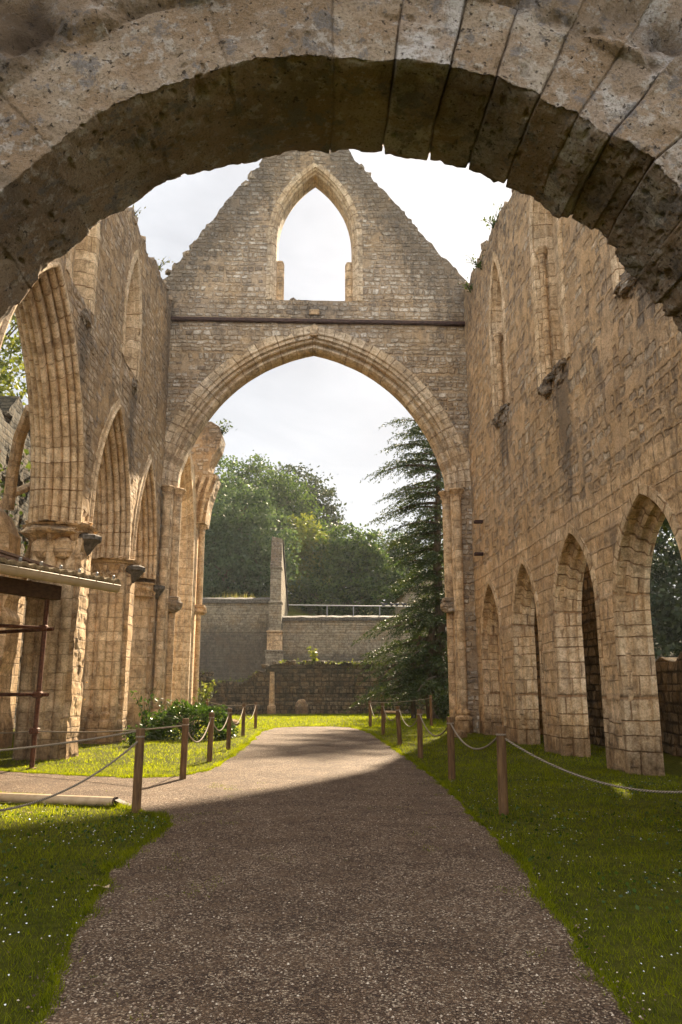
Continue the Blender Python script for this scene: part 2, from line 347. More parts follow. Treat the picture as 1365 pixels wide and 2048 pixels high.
def ground_mats():
    t = Mt('lawn_soil'); P = t.obj(); n1 = t.noise(P, .7, 5, .6); n2 = t.noise(P, 9, 5, .7); n3 = t.noise(P, 60, 3, .7)
    c = t.mix(t.ss(n2, .35, .65), (.05, .054, .004), (.11, .115, .008)); c = t.mix(t.mul(t.ss(n1, .45, .7), .55), c, (.13, .12, .018))
    c = t.mix(t.mul(t.ss(n3, .5, .75), .45), c, (.16, .155, .02)); t.bsdf(c, .95, t.add(t.mul(n2, .8), n3), .05, spec=.1); M['lawn'] = t.m
    t = Mt('crushed_gravel'); P = t.obj()
    vo = t.n('ShaderNodeTexVoronoi', feature='F1'); t.l(P, vo.inputs['Vector']); vo.inputs['Scale'].default_value = 78
    v2 = t.n('ShaderNodeTexVoronoi', feature='F1'); t.l(P, v2.inputs['Vector']); v2.inputs['Scale'].default_value = 50
    bw = t.n('ShaderNodeSeparateColor'); t.l(vo.outputs['Color'], bw.inputs[0]); b2 = t.n('ShaderNodeSeparateColor'); t.l(v2.outputs['Color'], b2.inputs[0])
    c = t.ramp(bw.outputs[0], [(0, (.05, .029, .017)), (.3, (.10, .066, .045)), (.6, (.175, .122, .086)), (.76, (.29, .225, .165)), (.93, (.70, .62, .51))])
    c = t.mix(t.ss(b2.outputs[1], .55, .9, 0, .6), c, t.ramp(b2.outputs[0], [(0, (.07, .04, .025)), (.5, (.20, .13, .085)), (1, (.40, .30, .21))]))
    c = t.mix(t.ss(t.noise(P, 1.1, 6, .7), .44, .56, 0, .75), c, t.mix(1.0, c, (.60, .55, .50), 'MULTIPLY')); c = t.mix(t.ss(t.noise(P, 3.2, 5, .7), .48, .62, 0, .45), c, (.20, .135, .085))
    c = t.mix(t.ss(vo.outputs['Distance'], .35, .75, 0, .55), c, (.05, .033, .024))
    hgt = t.sub(t.add(t.mul(bw.outputs[1], .7), t.mul(b2.outputs[1], .8)), t.add(t.mul(vo.outputs['Distance'], 1.2), v2.outputs['Distance']))
    c = t.mix(1.0, c, (1.12, .99, .84), 'MULTIPLY'); t.bsdf(c, .8, hgt, .022, spec=.3); M['gravel'] = t.m
    t = Mt('pebbles'); g = t.n('ShaderNodeNewGeometry').outputs['Random Per Island']
    c = t.ramp(g, [(0, (.05, .03, .02)), (.45, (.15, .095, .06)), (.8, (.27, .19, .13)), (.98, (.55, .45, .34))]); t.bsdf(c, .75); M['pebble'] = t.m
    # near arch: large soft limestone, each block tone from the mesh
    t = Mt('pitted_archway_limestone'); P = t.obj()
    bl = t.n('ShaderNodeAttribute', attribute_name='block').outputs['Fac']; gr = t.n('ShaderNodeAttribute', attribute_name='grime_shade').outputs['Fac']
    big = t.noise(P, 2.6, 6, .68); med = t.noise(P, 9, 6, .7); fine = t.noise(P, 45, 5, .7); tiny = t.noise(P, 170, 3, .7)
    c = t.ramp(bl, [(0, (.17, .125, .085)), (.3, (.29, .215, .15)), (.55, (.36, .285, .21)), (.75, (.40, .35, .30)), (1, (.50, .48, .48))])
    c = t.mix(t.ss(big, .44, .56, 0, .75), c, (.26, .17, .095))
    c = t.mix(t.ss(med, .53, .62, 0, .55), c, (.50, .48, .46))
    c = t.mix(t.ss(t.noise(P, 3.7, 7, .75), .53, .60, 0, .8), c, (.14, .135, .145))
    c = t.mix(t.ss(fine, .50, .62, 0, .6), c, (.12, .085, .055))
    c = t.mix(t.ss(tiny, .4, .8, 0, .3), c, (.6, .57, .52))
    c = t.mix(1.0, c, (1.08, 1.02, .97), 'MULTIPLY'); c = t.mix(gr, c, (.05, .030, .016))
    pit = t.ss(t.noise(P, 22, 3, .6), .63, .69); c = t.mix(t.mul(pit, .8), c, (.05, .035, .025))
    t.bsdf(c, .95, t.add(t.add(t.mul(med, 1.0), t.mul(fine, .7)), t.add(t.mul(tiny, .3), t.mul(pit, -1.2))), .035); M['neararch'] = t.m
ground_mats()

# ------------------------------------------------------------------ wall geometry
def pip(P, poly):
    x, y = P[:, 0], P[:, 1]; r = np.zeros(len(P), bool); n = len(poly)
    for i in range(n):
        x1, y1 = poly[i]; x2, y2 = poly[(i+1) % n]
        if y1 == y2: continue
        c = ((y1 > y) != (y2 > y)) & (x < (x2-x1)*(y-y1)/(y2-y1)+x1); r ^= c
    return r
def resample(poly, step, closed=True):
    out = []; n = len(poly)
    for i in range(n if closed else n-1):
        a = np.array(poly[i], float); b = np.array(poly[(i+1) % n], float); k = max(1, int(round(np.linalg.norm(b-a)/step)))
        for j in range(k): out.append(tuple(a+(b-a)*j/k))
    if not closed: out.append(tuple(poly[-1]))
    return out
def rough_line(a, b, step, amp, seed):
    """broken masonry edge between two points: stone-sized steps"""
    r = random.Random(seed); a = Vector(a); b = Vector(b); L = (b-a).length; d = (b-a)/L; nrm = Vector((-d.y, d.x)); pts = []; t = step*.5; o = 0
    while t < L-step*.6:
        o = o*.55+r.uniform(-amp, amp); s = step*r.uniform(.5, 1.4)
        pts.append(tuple(a+d*t+nrm*o)); t += s*.3
        if t < L-step*.6: pts.append(tuple(a+d*t+nrm*(o+r.uniform(-.2, .2)*amp)))
        t += s*.7
    return pts
def sheet(mb, mapf, outline, holes=(), step=.3, th=1.0, amp=.03, sc=2.0, seed=1, grime_shade=None, back=True, rimseg=3, rim_holes=True, edge=.3):
    """a masonry sheet in plane (u,z) with depth d, real relief on its face, rims through its thickness"""
    loops = [resample(outline, edge)]+[resample(h, .15) for h in holes]
    vs = []; es = []
    for lp in loops:
        b = len(vs); vs += lp; es += [(b+i, b+(i+1) % len(lp)) for i in range(len(lp))]
    A = np.array(outline); lo = A.min(0); hi = A.max(0)
    gx, gy = np.meshgrid(np.arange(lo[0], hi[0], step), np.arange(lo[1], hi[1], step)); G = np.stack([gx.ravel(), gy.ravel()], 1)
    G += np.random.default_rng(seed).uniform(-.3, .3, G.shape)*step
    k = pip(G, outline)
    for h in holes: k &= ~pip(G, h)
    G = G[k]; B = np.array(vs)
    if len(G):
        keep = np.ones(len(G), bool)
        for c in range(0, len(G), 4000):
            dd = ((G[c:c+4000, None, :]-B[None])**2).sum(2).min(1); keep[c:c+4000] = dd > (min(step, .2)*.5)**2
        G = G[keep]
    pts = [Vector(p) for p in vs]+[Vector(p) for p in G.tolist()]
    v2, _, f2, _, _, _ = delaunay_2d_cdt(pts, es, [], 0, 1e-5)
    V2 = np.array([tuple(v) for v in v2]); T = np.array([f for f in f2 if len(f) == 3]); cen = V2[T].mean(1)
    k = pip(cen, outline)
    for h in holes: k &= ~pip(cen, h)
    T = T[k]
    def disp(Q):
        Q3 = np.c_[Q, np.full(len(Q), seed*3.7)]
        return amp*(2.2*fbm(Q3, sc, 3, seed)+1.2*fbm(Q3*np.array([1, 1.6, 1]), sc*3, 2, seed+9))
    def put(Q, D): return np.array([mapf(u, z, d) for (u, z), d in zip(Q.tolist(), D.tolist())])
    D = disp(V2); g = grime_shade(V2) if grime_shade else None
    mb.add(put(V2, D), T.tolist(), V2[T.ravel()], g)
    if back: mb.add(put(V2, np.full(len(V2), th)), T[:, ::-1].tolist(), V2[T[:, ::-1].ravel()]+[3.3, 0], g)
    for li, lp in enumerate(loops):
        if li and not rim_holes: continue
        Q = np.array(lp+lp[:1]); D0 = disp(Q); n = len(Q); acc = np.r_[0, np.cumsum(np.hypot(*(Q[1:]-Q[:-1]).T))]
        P = np.zeros((rimseg+1, n, 3)); UV = np.zeros((rimseg+1, n, 2)); GG = np.zeros((rimseg+1, n))
        for s in range(rimseg+1):
            f = s/rimseg; D_ = D0*(1-f)+th*f; QQ = Q.copy()
            if 0 < s < rimseg:
                QQ += np.stack([fbm(np.c_[Q, D_], 2.5, 3, seed+s), fbm(np.c_[Q, D_], 2.5, 3, seed+50+s)], 1)*amp*2.0; QQ[-1] = QQ[0]
            P[s] = put(QQ, D_); UV[s] = np.c_[D_, acc]
            if grime_shade: GG[s] = grime_shade(QQ)
        mb.grid(P, UV, GG)
    return mb
PX = lambda Y0: (lambda u, z, d: (u, Y0+d, z))          # face towards the camera
LX = lambda X0: (lambda u, z, d: (X0-d, u, z))          # left wall, face towards the nave
RX = lambda X0: (lambda u, z, d: (X0+d, u, z))          # right wall, face towards the nave
def arch(w, h, spring, base, c=0.0, off=0.0, n=14, nj=6):
    """pointed arch: offset >0 goes outward"""
    r = (w*w+h*h)/(2*w); a = r-w; R = r+off
    th = math.acos(max(-1, min(1, a/R))); L = []
    for i in range(nj): L.append((-(w+off), base+(spring-base)*i/nj))
    for i in range(n+1):
        t = th*i/n; L.append((a-R*math.cos(t), spring+R*math.sin(t)))
    L[-1] = (0.0, L[-1][1]); Rr = [(-x, z) for x, z in L[:-1]][::-1]
    return [(x+c, z) for x, z in L+Rr]
def curve_arch(half, off=0.0, c=0.0):
    """arch from measured points of its left half (outward offset along normals)"""
    P = np.array(half, float); T = np.gradient(P, axis=0); T /= np.linalg.norm(T, axis=1)[:, None]; Nn = np.stack([-T[:, 1], T[:, 0]], 1)
    Q = P+Nn*off; e = Q[-1, 0]; k = np.linspace(0, 1, len(Q))**6; Q[:, 0] -= e*k
    if off: Q[-1, 1] += abs(off)*.12*np.sign(off)
    L = Q.tolist(); return [(x+c, z) for x, z in L]+[(-x+c, z) for x, z in L[:-1]][::-1]
def sweep(mb, mapf, curvef, prof, lo=None, uo=0.0, amp=0.0, seed=0, grime_shade=None):
    """profile = list of (offset outward, depth) carried round an arch; uv = (across, along)"""
    rows = [np.array(curvef(o)) for o, d in prof]; n = len(rows[0]); P = np.zeros((len(prof), n, 3)); UV = np.zeros((len(prof), n, 2)); acc = 0
    mid = rows[-1]; al = np.r_[0, np.cumsum(np.hypot(*(mid[1:]-mid[:-1]).T))]
    al = np.where(al > al[-1]/2, al[-1]-al, al); al += rows[-1][0][1]
    for i, (o, d) in enumerate(prof):
        if i: acc += math.hypot(prof[i][0]-prof[i-1][0], prof[i][1]-prof[i-1][1])
        P[i] = [mapf(u, z, d) for u, z in rows[i]]; UV[i] = np.c_[np.full(n, acc+uo), al]
    if amp:
        F = P.reshape(-1, 3); F += np.stack([fbm(F, 4, 3, seed+k) for k in range(3)], 1)*amp; P = F.reshape(P.shape)
    mb.grid(P, UV, None if grime_shade is None else np.full(P.shape[:2], grime_shade)); return mb
def roll(o, d, r, n=6, a0=180, a1=0):
    return [(o+r*math.cos(R_(a0+(a1-a0)*i/n)), d-r*math.sin(R_(a0+(a1-a0)*i/n))) for i in range(n+1)][::1]
def stones(mb, pts, smin, smax, seed, flat=.75, grime_shade=.6):
    """loose rubble: small rounded irregular blocks"""
    r = np.random.default_rng(seed); base = []
    for a in (-1, 1):
        for b in (-1, 1):
            for c_ in (-1, 1): base.append((a, b, c_))
    base += [(0, 0, 1.25), (0, 0, -1.25), (0, 1.25, 0), (0, -1.25, 0), (1.25, 0, 0), (-1.25, 0, 0)]
    F = []
    for k, q in ((8, (1, 5, 7, 3)), (9, (0, 2, 6, 4)), (10, (2, 3, 7, 6)), (11, (0, 4, 5, 1)), (12, (4, 6, 7, 5)), (13, (0, 1, 3, 2))):
        for i in range(4): F.append((k, q[i], q[(i+1) % 4]))
    base = np.array(base, float)
    for p in pts:
        s = r.uniform(smin, smax)*.5; B = base*(np.array([1, 1, flat])*s*r.uniform(.7, 1.2, 3)); B *= r.uniform(.8, 1.1, (14, 1))
        a = r.uniform(0, 6.28); ca, sa = math.cos(a), math.sin(a); B = np.c_[B[:, 0]*ca-B[:, 1]*sa, B[:, 0]*sa+B[:, 1]*ca, B[:, 2]]
        mb.add(B+np.array(p), F, None, np.full(14, grime_shade*r.uniform(.3, 1.1)))
    return mb
def capital(mb, c, r0, r1, h, n=16, seed=0, square=True):
    mb.lathe(c, [(r0*1.12, -.06), (r0*1.18, -.02), (r0*1.02, 0), (r0*1.05, h*.25), (r0*1.25, h*.55), (r1*.98, h*.82), (r1*.9, h*.84)], n, jit=.015, seed=seed)
    # leaf crockets under the abacus
    for k in range(8):
        a = k*math.pi/4; x = c[0]+math.cos(a)*r0*1.22; y = c[1]+math.sin(a)*r0*1.22
        mb.lathe((x, y, c[2]+h*.38), [(.01, -r0*.3), (r0*.16, -r0*.12), (r0*.22, r0*.12), (.01, r0*.3)], 6)
    mb.lathe((c[0], c[1], c[2]), [(r1*.8, h*.84), (r1*1.08, h*.84), (r1*1.12, h*.93), (r1*1.0, h), (.02, h)], 8, a0=R_(22.5), a1=R_(382.5), jit=.01, seed=seed)
    return mb
def blob(mb, c, size, seed, amp=.35, n=12, grime_shade=0.0):
    """lump of broken masonry"""
    V = []; m = n
    for i in range(n+1):
        t = math.pi*i/n
        for j in range(m): a = 2*math.pi*j/m; V.append((math.sin(t)*math.cos(a), math.sin(t)*math.sin(a), math.cos(t)))
    V = np.array(V); k = 1+amp*2*fbm(V+seed*2.3, 1.7, 3, seed); V = np.sign(V)*np.abs(V)**.8*k[:, None]*np.array(size)+np.array(c)
    F = [(i*m+j, i*m+(j+1) % m, (i+1)*m+(j+1) % m, (i+1)*m+j) for i in range(n) for j in range(m)]
    mb.add(V, F, None, np.full(len(V), grime_shade)); return mb

# ------------------------------------------------------------------ ground, path, terrace
PATH = [(-1.24, 2.0), (-1.26, 4.2), (-1.50, 5.58), (-1.72, 7.3), (-1.70, 8.6), (-1.60, 9.55), (-1.85, 10.25), (-2.25, 10.75), (-2.8, 11.35), (-3.6, 11.85), (-4.7, 12.5), (-6.2, 13.4), (-9, 14.6),
        (-9, 17.0), (-6.6, 16.2), (-5.4, 15.5), (-4.2, 14.95), (-3.2, 14.55), (-2.3, 14.7), (-1.95, 15.8), (-1.82, 18), (-1.80, 20.9), (-1.78, 26), (-1.72, 29.5), (-1.4, 32.0), (-.4, 32.9),
        (.7, 32.9), (1.6, 32.2), (1.95, 30), (2.12, 27), (2.18, 21), (2.20, 16), (2.16, 12.7), (2.00, 9.6), (1.94, 7.7), (1.70, 5.56), (1.52, 4.2), (1.5, 2.0)]
def wobble(poly, step, amp, seed):
    Q = np.array(resample(poly, step)); n = fbm(np.c_[Q, np.zeros(len(Q))], 1.6, 4, seed); n2 = fbm(np.c_[Q, np.ones(len(Q))], 5, 3, seed+4)
    T = np.roll(Q, -1, 0)-np.roll(Q, 1, 0); T /= np.linalg.norm(T, axis=1)[:, None]; Q += np.stack([-T[:, 1], T[:, 0]], 1)*(n*amp*2.2+n2*amp*1.2)[:, None]
    return [tuple(q) for q in Q]
PATHW = wobble(PATH, .12, .045, 5); PATHG = wobble(PATH, .06, .14, 6)
def path_z(x, y): return .022*math.exp(-((x-.2)/1.3)**2)*(1 if y < 30 else 0)
mb = MB(); G = np.linspace(-1, 1, 121)
def ground_z(X, Y): return .05*fbm(np.c_[X, Y, X*0], .6, 3, 3)*np.clip((np.abs(X-.3)-1.9)*1.2, 0, 1)*np.clip(1-np.abs(Y-20)/30, 0, 1)
xs = np.sign(G)*np.abs(G)**2.2*260; ys = np.concatenate([np.linspace(-220, -2, 20), np.linspace(0, 50, 90), np.linspace(52, 420, 20)])
gx, gy = np.meshgrid(xs, ys, indexing='ij'); gz = ground_z(gx.ravel(), gy.ravel()).reshape(gx.shape)
mb.grid(np.stack([gx, gy, gz], 2), np.stack([gx, gy], 2)); tag(mb.build('ground', M['lawn'], smooth=True), kind='structure')
mb = MB(); sheet(mb, lambda u, z, d: (u, z, path_z(u, z)+.016-.05*d), PATHW, step=.35, th=.8, amp=.0, back=False, rimseg=1, edge=.15, seed=3)
tag(mb.build('gravel_path', M['gravel'], smooth=True), kind='structure')
# terrace and wooded hill behind the retaining walls
mb = MB(); xs = np.linspace(-160, 160, 60); ys = np.linspace(55.4, 320, 60); gx, gy = np.meshgrid(xs, ys, indexing='ij')
gz = 6.0+np.clip(-gx*.25, -.6, 1.2)+np.clip((gy-60)/26, 0, 1)*3.4+np.clip((gy-62)/130, 0, 1)*9+fbm(np.c_[gx.ravel(), gy.ravel(), gx.ravel()*0], .05, 3, 5).reshape(gx.shape)*1.4
mb.grid(np.stack([gx, gy, gz], 2), np.stack([gx, gy], 2)); tag(mb.build('hill', M['lawn'], smooth=True), kind='structure')

# ------------------------------------------------------------------ near archway (photographer stands under it)
AC, AZ, AR = .27, 2.88, 3.06; AY0, AY1 = 4.70, 5.72
def near_arch():
    t = thing('stone_archway', 'massive pitted round stone arch overhead framing the whole view, nearest to the camera', 'archway', (AC, AY0, 0))
    # block joints along the arc (radians from the crown, + to the right)
    jt = [-1.62, -1.38, -1.17, -.96, -.74, -.50, -.29, -.045, .098, .222, .33, .44, .545, .635, .75, .88, 1.02, 1.16, 1.30, 1.45, 1.62]
    jt = np.array(jt); r = np.random.default_rng(5)
    tone = r.uniform(0, 1, len(jt)+1); push = r.uniform(-.025, .03, len(jt)+1); pushf = r.uniform(-.02, .02, len(jt)+1)
    tone[8] = .55; tone[9] = .95; tone[10] = .5; tone[11] = .75; tone[12] = .35; tone[13] = 1.0; tone[14] = .45
    S_ = np.concatenate([np.linspace(-1.66, -1.0, 90)[:-1], np.linspace(-1.0, -.1, 330)[:-1], np.linspace(-.1, 1.0, 760)[:-1], np.linspace(1.0, 1.66, 90)])
    rad = np.concatenate([np.linspace(2.0, .75, 14)[:-1], np.linspace(.75, 0, 70)]); dep = np.linspace(0, AY1-AY0, 76)[1:]
    tail = np.linspace(0, 1.6, 16)[1:]
    nr, nd = len(rad), len(dep)
    RO = np.concatenate([rad, np.zeros(nd), tail]); DO = np.concatenate([np.zeros(nr), dep, np.full(len(tail), AY1-AY0)])
    SS, _ = np.meshgrid(S_, RO, indexing='ij'); RR = np.broadcast_to(RO, SS.shape); DD = np.broadcast_to(DO, SS.shape)
    P3 = np.stack([SS*AR, RR, DD], 2).reshape(-1, 3)
    wob = fbm(P3, 1.7, 3, 8).reshape(SS.shape)*.035
    s2 = SS+wob*.45
    bi = np.searchsorted(jt, s2); lo = jt[np.clip(bi-1, 0, len(jt)-1)]; hi = jt[np.clip(bi, 0, len(jt)-1)]
    dist = np.minimum(np.abs(s2-lo), np.abs(hi-s2))*AR
    deepw = np.interp(SS, [-1.6, -.3, -.05, .05, 1.6], [.35, .30, .45, 1, 1])
    deepw = deepw*np.clip(.55+1.6*vnoise(P3*np.array([3, 1, 1]), 2.0, 77).reshape(SS.shape)-.4*(RR <= 0)*(SS > .5), .05, 1.1)
    rr_ = np.where(RR < .62+.05*np.sin(bi*2.1), 1, 0)          # voussoirs end, rubble core above
    jw = np.random.default_rng(17).uniform(.30, 1.0, len(jt)+1); jw[[8, 9, 10]] = (.9, 1.0, .8); near_i = np.where(np.abs(s2-lo) < np.abs(hi-s2), np.clip(bi-1, 0, len(jt)-1), np.clip(bi, 0, len(jt)-1)); deepw0 = deepw; deepw = deepw*jw[near_i]
    joint = np.exp(-(dist/.0065)**2)*deepw*rr_
    deepw = deepw0; n1 = fbm(P3, 2.2, 4, 20).reshape(SS.shape); n2 = fbm(P3, 9, 4, 21).reshape(SS.shape); n3 = fbm(P3, 30, 3, 22).reshape(SS.shape)
    pit = np.clip((vnoise(P3, 16, 33)-.74)*6, 0, 1).reshape(SS.shape)*np.clip((vnoise(P3, 2.5, 34)-.35)*3, 0, 1).reshape(SS.shape)
    # rubble core above: big stones and hollows
    core = (1-rr_)*np.clip((RR-.55)*8, 0, 1); rub = fbm(P3, 3.2, 4, 60).reshape(SS.shape)
    face = (DD <= 1e-6) & (RR > 0)
    dn_front = n1*.07+n2*.035+n3*.014 - joint*.035 - pit*.03 + pushf[bi]*deepw + core*(.05+rub*.40)   # toward camera
    rj = push[bi]*deepw*np.interp(SS, [.3, .8], [.5, 1.5]) + joint*np.interp(DD, [0, .5, 1.0], [.04, .02, .03])
    sm = np.where(RR <= 0, .55, 1.0)
    raddisp = n1*.07+n2*.045*sm*np.interp(SS, [.4, .9], [.7, 1.6])+n3*.016*sm + pit*.03 + rj + np.clip(np.abs(n2)-.15, 0, 1)*.2*np.interp(SS, [.3, .8], [0, 1])           # away from centre
    # chipped arrises
    ed0 = np.clip(1-DD/.09, 0, 1); ed1 = np.clip(1-((AY1-AY0)-DD)/.10, 0, 1); chip = np.clip(fbm(P3*np.array([1, 0, 0])+3, 3.5, 4, 71).reshape(SS.shape)+.12, 0, 1)
    raddisp = raddisp+np.where(RR <= 0, (ed0*.10+ed1*.14)*chip, 0)+ed1*joint*np.where(RR <= 0, .10, 0)*np.interp(SS, [-.1, .05], [.2, 1])
    # ragged, broken right haunch of the far edge
    step = (vnoise(np.stack([np.floor(SS*AR/.27), 0*SS, 0*SS], 2).reshape(-1, 3), 1, 9)).reshape(SS.shape)-.5
    raddisp = raddisp + np.clip((SS-.35)*2.5, 0, 1)*np.where(RR <= 0, step*.10, 0)*np.clip(DD*1.3, 0, 1)
    wF = np.where(RR > 0, 1.0, np.clip(1-DD/.05, 0, 1))                      # how much the front displacement applies
    wR = np.where(DD > 0, 1.0, np.clip(1-RR/.05, 0, 1)); wR = np.where((RR > 0) & (DD > .5), np.clip(1-RR/.05, 0, 1), wR)
    rho = AR+RR+raddisp*wR; yy = DD-dn_front*wF
    P = np.stack([np.sin(SS)*rho, yy, AZ+np.cos(SS)*rho], 2)
    joint2 = joint*np.clip(.2+1.5*vnoise(P3, 3.1, 90).reshape(SS.shape), 0, 1); joint2 = joint2*np.where(RR <= 0, np.interp(DD, [0, .35, .6, 1.0], [1, .8, .3, .15]), 1); gr = np.clip(joint2*.7, 0, .7)+np.clip(core*(-rub*2.5), 0, .7)  # dark joints, plus shade painted into the hollows of the rubble core
    gr = gr+core*np.clip((-.35-SS)*3, 0, 1)*np.clip(.5+fbm(P3, 2.1, 4, 95).reshape(SS.shape)*2, 0, .75)  # shade of the big upper-left hollow, painted as a dark patch
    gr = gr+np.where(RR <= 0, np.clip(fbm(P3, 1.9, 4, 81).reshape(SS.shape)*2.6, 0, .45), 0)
    m2 = MB(); m2.grid(P, np.stack([SS*AR, RR+DD], 2), np.clip(gr, .001, 1))
    ob = m2.build('voussoir_ring', M['neararch'], t, smooth=True)
    at = ob.data.attributes.new('block', 'FLOAT', 'POINT'); tb = tone[bi]*np.clip(deepw+.35, 0, 1)+.45*(1-np.clip(deepw+.35, 0, 1))+n1*.6
    at.data.foreach_set('value', tb.ravel())
    # jambs and the wall the arch is cut through
    for sx, nm in ((-1, 0), (1, 1)):
        j = MB(); x0 = sx*AR; x1 = sx*(AR+2.2)
        sheet(j, lambda u, z, d: (u, d, z), [(x0, 0), (x1, 0), (x1, AZ+.02), (x0, AZ+.02)][::sx], step=.12, th=AY1-AY0, amp=.03, seed=31+nm, rimseg=6)
        j.build('jamb', M['ashlar_worn'], t)
    w = MB(); oc = [(math.sin(a)*(AR+1.9), AZ+math.cos(a)*(AR+1.9)) for a in np.linspace(-math.pi/2, math.pi/2, 40)]
    sheet(w, lambda u, z, d: (u, .03+d, z), [(-7.2, 0), (-AR-1.9, 0)]+oc+[(AR+1.9, 0), (7.2, 0), (7.2, 8.9), (-7.2, 8.9)], step=.3, th=AY1-AY0-.06, amp=.05, seed=40, rimseg=3)
    w.build('wall_masonry', M['rubble_grey'], t, smooth=False)
near_arch()

# ------------------------------------------------------------------ gable wall over the crossing arch
TY = 28.0; XL, XR = -5.5, 5.9
GC = 0.02                                                # arch and window axis
half = [atY(x, y, TY) for x, y in [(333, 968), (341, 935), (356, 890), (379, 845), (408, 803), (446, 765), (490, 736), (538, 717), (583, 705), (620, 690)]]
# measured intrados (inner edge) of the crossing arch
inner = [(x-GC, z) for x, z in [(-5.02, .0), (-5.02, 3.0), (-5.02, 6.0), (-5.02, 8.2)]]
for x, y in [(361, 958), (372, 925), (390, 885), (415, 845), (448, 805), (487, 771), (530, 744), (575, 725), (605, 716), (628, 711)]:
    v = atY(x, y, TY+.78); inner.append((v.x-GC if x < 620 else 0.0, v.z))
def densify(L, k=3):
    P = np.array(L, float); out = []
    for i in range(len(P)-1):
        p0, p1, p2, p3 = P[max(i-1, 0)], P[i], P[i+1], P[min(i+2, len(P)-1)]
        for j in range(k):
            t = j/k; out.append(tuple(.5*((2*p1)+(p2-p0)*t+(2*p0-5*p1+4*p2-p3)*t*t+(3*p1-p0-3*p2+p3)*t**3)))
    return out+[tuple(P[-1])]
INNER = densify(inner, 4)
def big_curve(o): return curve_arch(INNER, o, GC)
APEX = INNER[-1][1]
def gable():
    t = thing('gable_wall', 'tall ruined stone gable across the nave with a wide pointed arch and an empty lancet window above', 'wall', (0, TY, 0))
    at0 = lambda u, z, d: (u, d, z)
    L = rough_line((-6.1, 16.85), (-.32, 25.1), .22, .075, 3); Rr = rough_line((-.20, 25.0), (6.5, 16.7), .2, .06, 4)
    out = [(-6.3, 0), (-6.3, 16.7)]+L+[(-.25, 25.15)]+Rr+[(6.5, 16.4), (6.5, 0)]
    out = out[::-1]
    hole = big_curve(.40); hole = [(hole[0][0], .0)]+hole[1:-1]+[(hole[-1][0], .0)]
    win = arch(1.66, 3.3, 18.95, 16.35, GC, 0, 14, 3)
    # a notch from the ground: cut the hole into the outline
    out2 = [(-6.3, 0), (-6.3, 16.7)]+L+[(-.25, 25.15)]+Rr+[(6.5, 16.4), (6.5, 0)]+hole[::-1]
    gl = Vector((-6.1, 16.85)); 
    def gr(Q):
        x, z = Q[:, 0], Q[:, 1]
        dl = (16.85+(x+6.1)*1.427-z)*.57; dr = (16.55+(6.35-x)*1.29-z)*.61; d = np.minimum(dl, dr)
        g = np.clip(1.2-d/1.9, 0, 1)*.95
        g = np.maximum(g, np.clip(1-np.abs(z-16.0)/.55, 0, 1)*np.clip(1.2-np.abs(x)/2.2, .1, 1)*.9)
        g = np.maximum(g, np.clip(1-np.hypot(x-4.6, (z-17.2)*.8)/1.6, 0, 1)*.8)
        g = np.maximum(g, np.clip(1-np.hypot((x)*.8, (z-APEX-1.5))/1.0, 0, 1)*.8)
        g = np.maximum(g, np.clip(1-np.abs(x-5.6)/.8, 0, 1)*np.clip((z-11)/4, 0, 1)*.4)
        return g
    m = MB(); sheet(m, at0, out2, [win], step=.14, th=1.25, amp=.045, sc=2.2, seed=11, grime_shade=gr, rimseg=4, edge=.25)
    m.build('masonry', M['rubble_grey'], t)
    # rubble coping left on the slopes
    r = random.Random(5); pts = []
    for a, b, n in ((Vector((-6.1, 16.85)), Vector((-.3, 25.1)), 90), (Vector((-.2, 25.0)), Vector((6.35, 16.55)), 80)):
        for i in range(n):
            p = a+(b-a)*(i+r.random())/n; pts.append((p.x+r.uniform(-.06, .06), r.uniform(.1, 1.1), p.y+r.uniform(-.12, .06)))
    for i in range(26): pts.append((GC+r.uniform(-1.3, 1.3), r.uniform(.1, 1.0), 16.35+r.uniform(-.03, .05)))
    m = MB(); stones(m, pts, .14, .36, 4); m.build('coping_rubble', M['rubble_grey'], t)
    # mouldings of the crossing arch
    m = MB()
    prof = [(.92, .06), (.92, -.015), (.66, -.015), (.64, -.07), (.60, -.09), (.56, -.07), (.54, -.02), (.42, -.02), (.40, .06), (.36, .10), (.30, .07)]
    prof += [(.26, .12), (.26, .26), (.22, .30), (.15, .24), (.09, .24), (.05, .30), (.02, .36), (0, .42), (0, .84), (.06, .92), (.18, .96), (.2, 1.1), (.34, 1.14), (.34, 1.27), (.6, 1.28)]
    cf = lambda o: [p for p in big_curve(o) if p[1] > 8.2]
    n0 = min(len(cf(o)) for o, d in prof)
    k0 = next(i for i, p in enumerate(INNER) if p[1] >= 8.6)
    cf = lambda o: (lambda L: L[k0:len(L)-k0])(big_curve(o))
    sweep(m, at0, cf, prof, amp=.014, seed=3, grime_shade=.12); m.build('arch_moulding', M['voussoir_grey'], t)
    kb = MB(); kb.box(GC-.15, GC+.15, -.155, .02, APEX+.42, APEX+.85, .03); kb.box(GC-.20, GC+.20, -.06, .02, 15.72, 15.95, .03); kb.build('keystone', M['ashlar_worn'], t)
    # lancet surround
    m = MB(); wc = lambda o: arch(1.66, 3.3, 18.95, 16.35, GC, o, 14, 3)
    prof = [(.24, .05), (.24, -.02), (.10, -.02), (.08, -.06), (.02, -.06), (.0, 0), (-.05, .03), (-.07, .12), (-.13, .16), (-.15, .30), (-.16, .9), (-.10, 1.1), (0, 1.27)]
    sweep(m, at0, wc, prof, amp=.016, seed=6, grime_shade=.18); m.build('window_surround', M['voussoir_grey'], t)
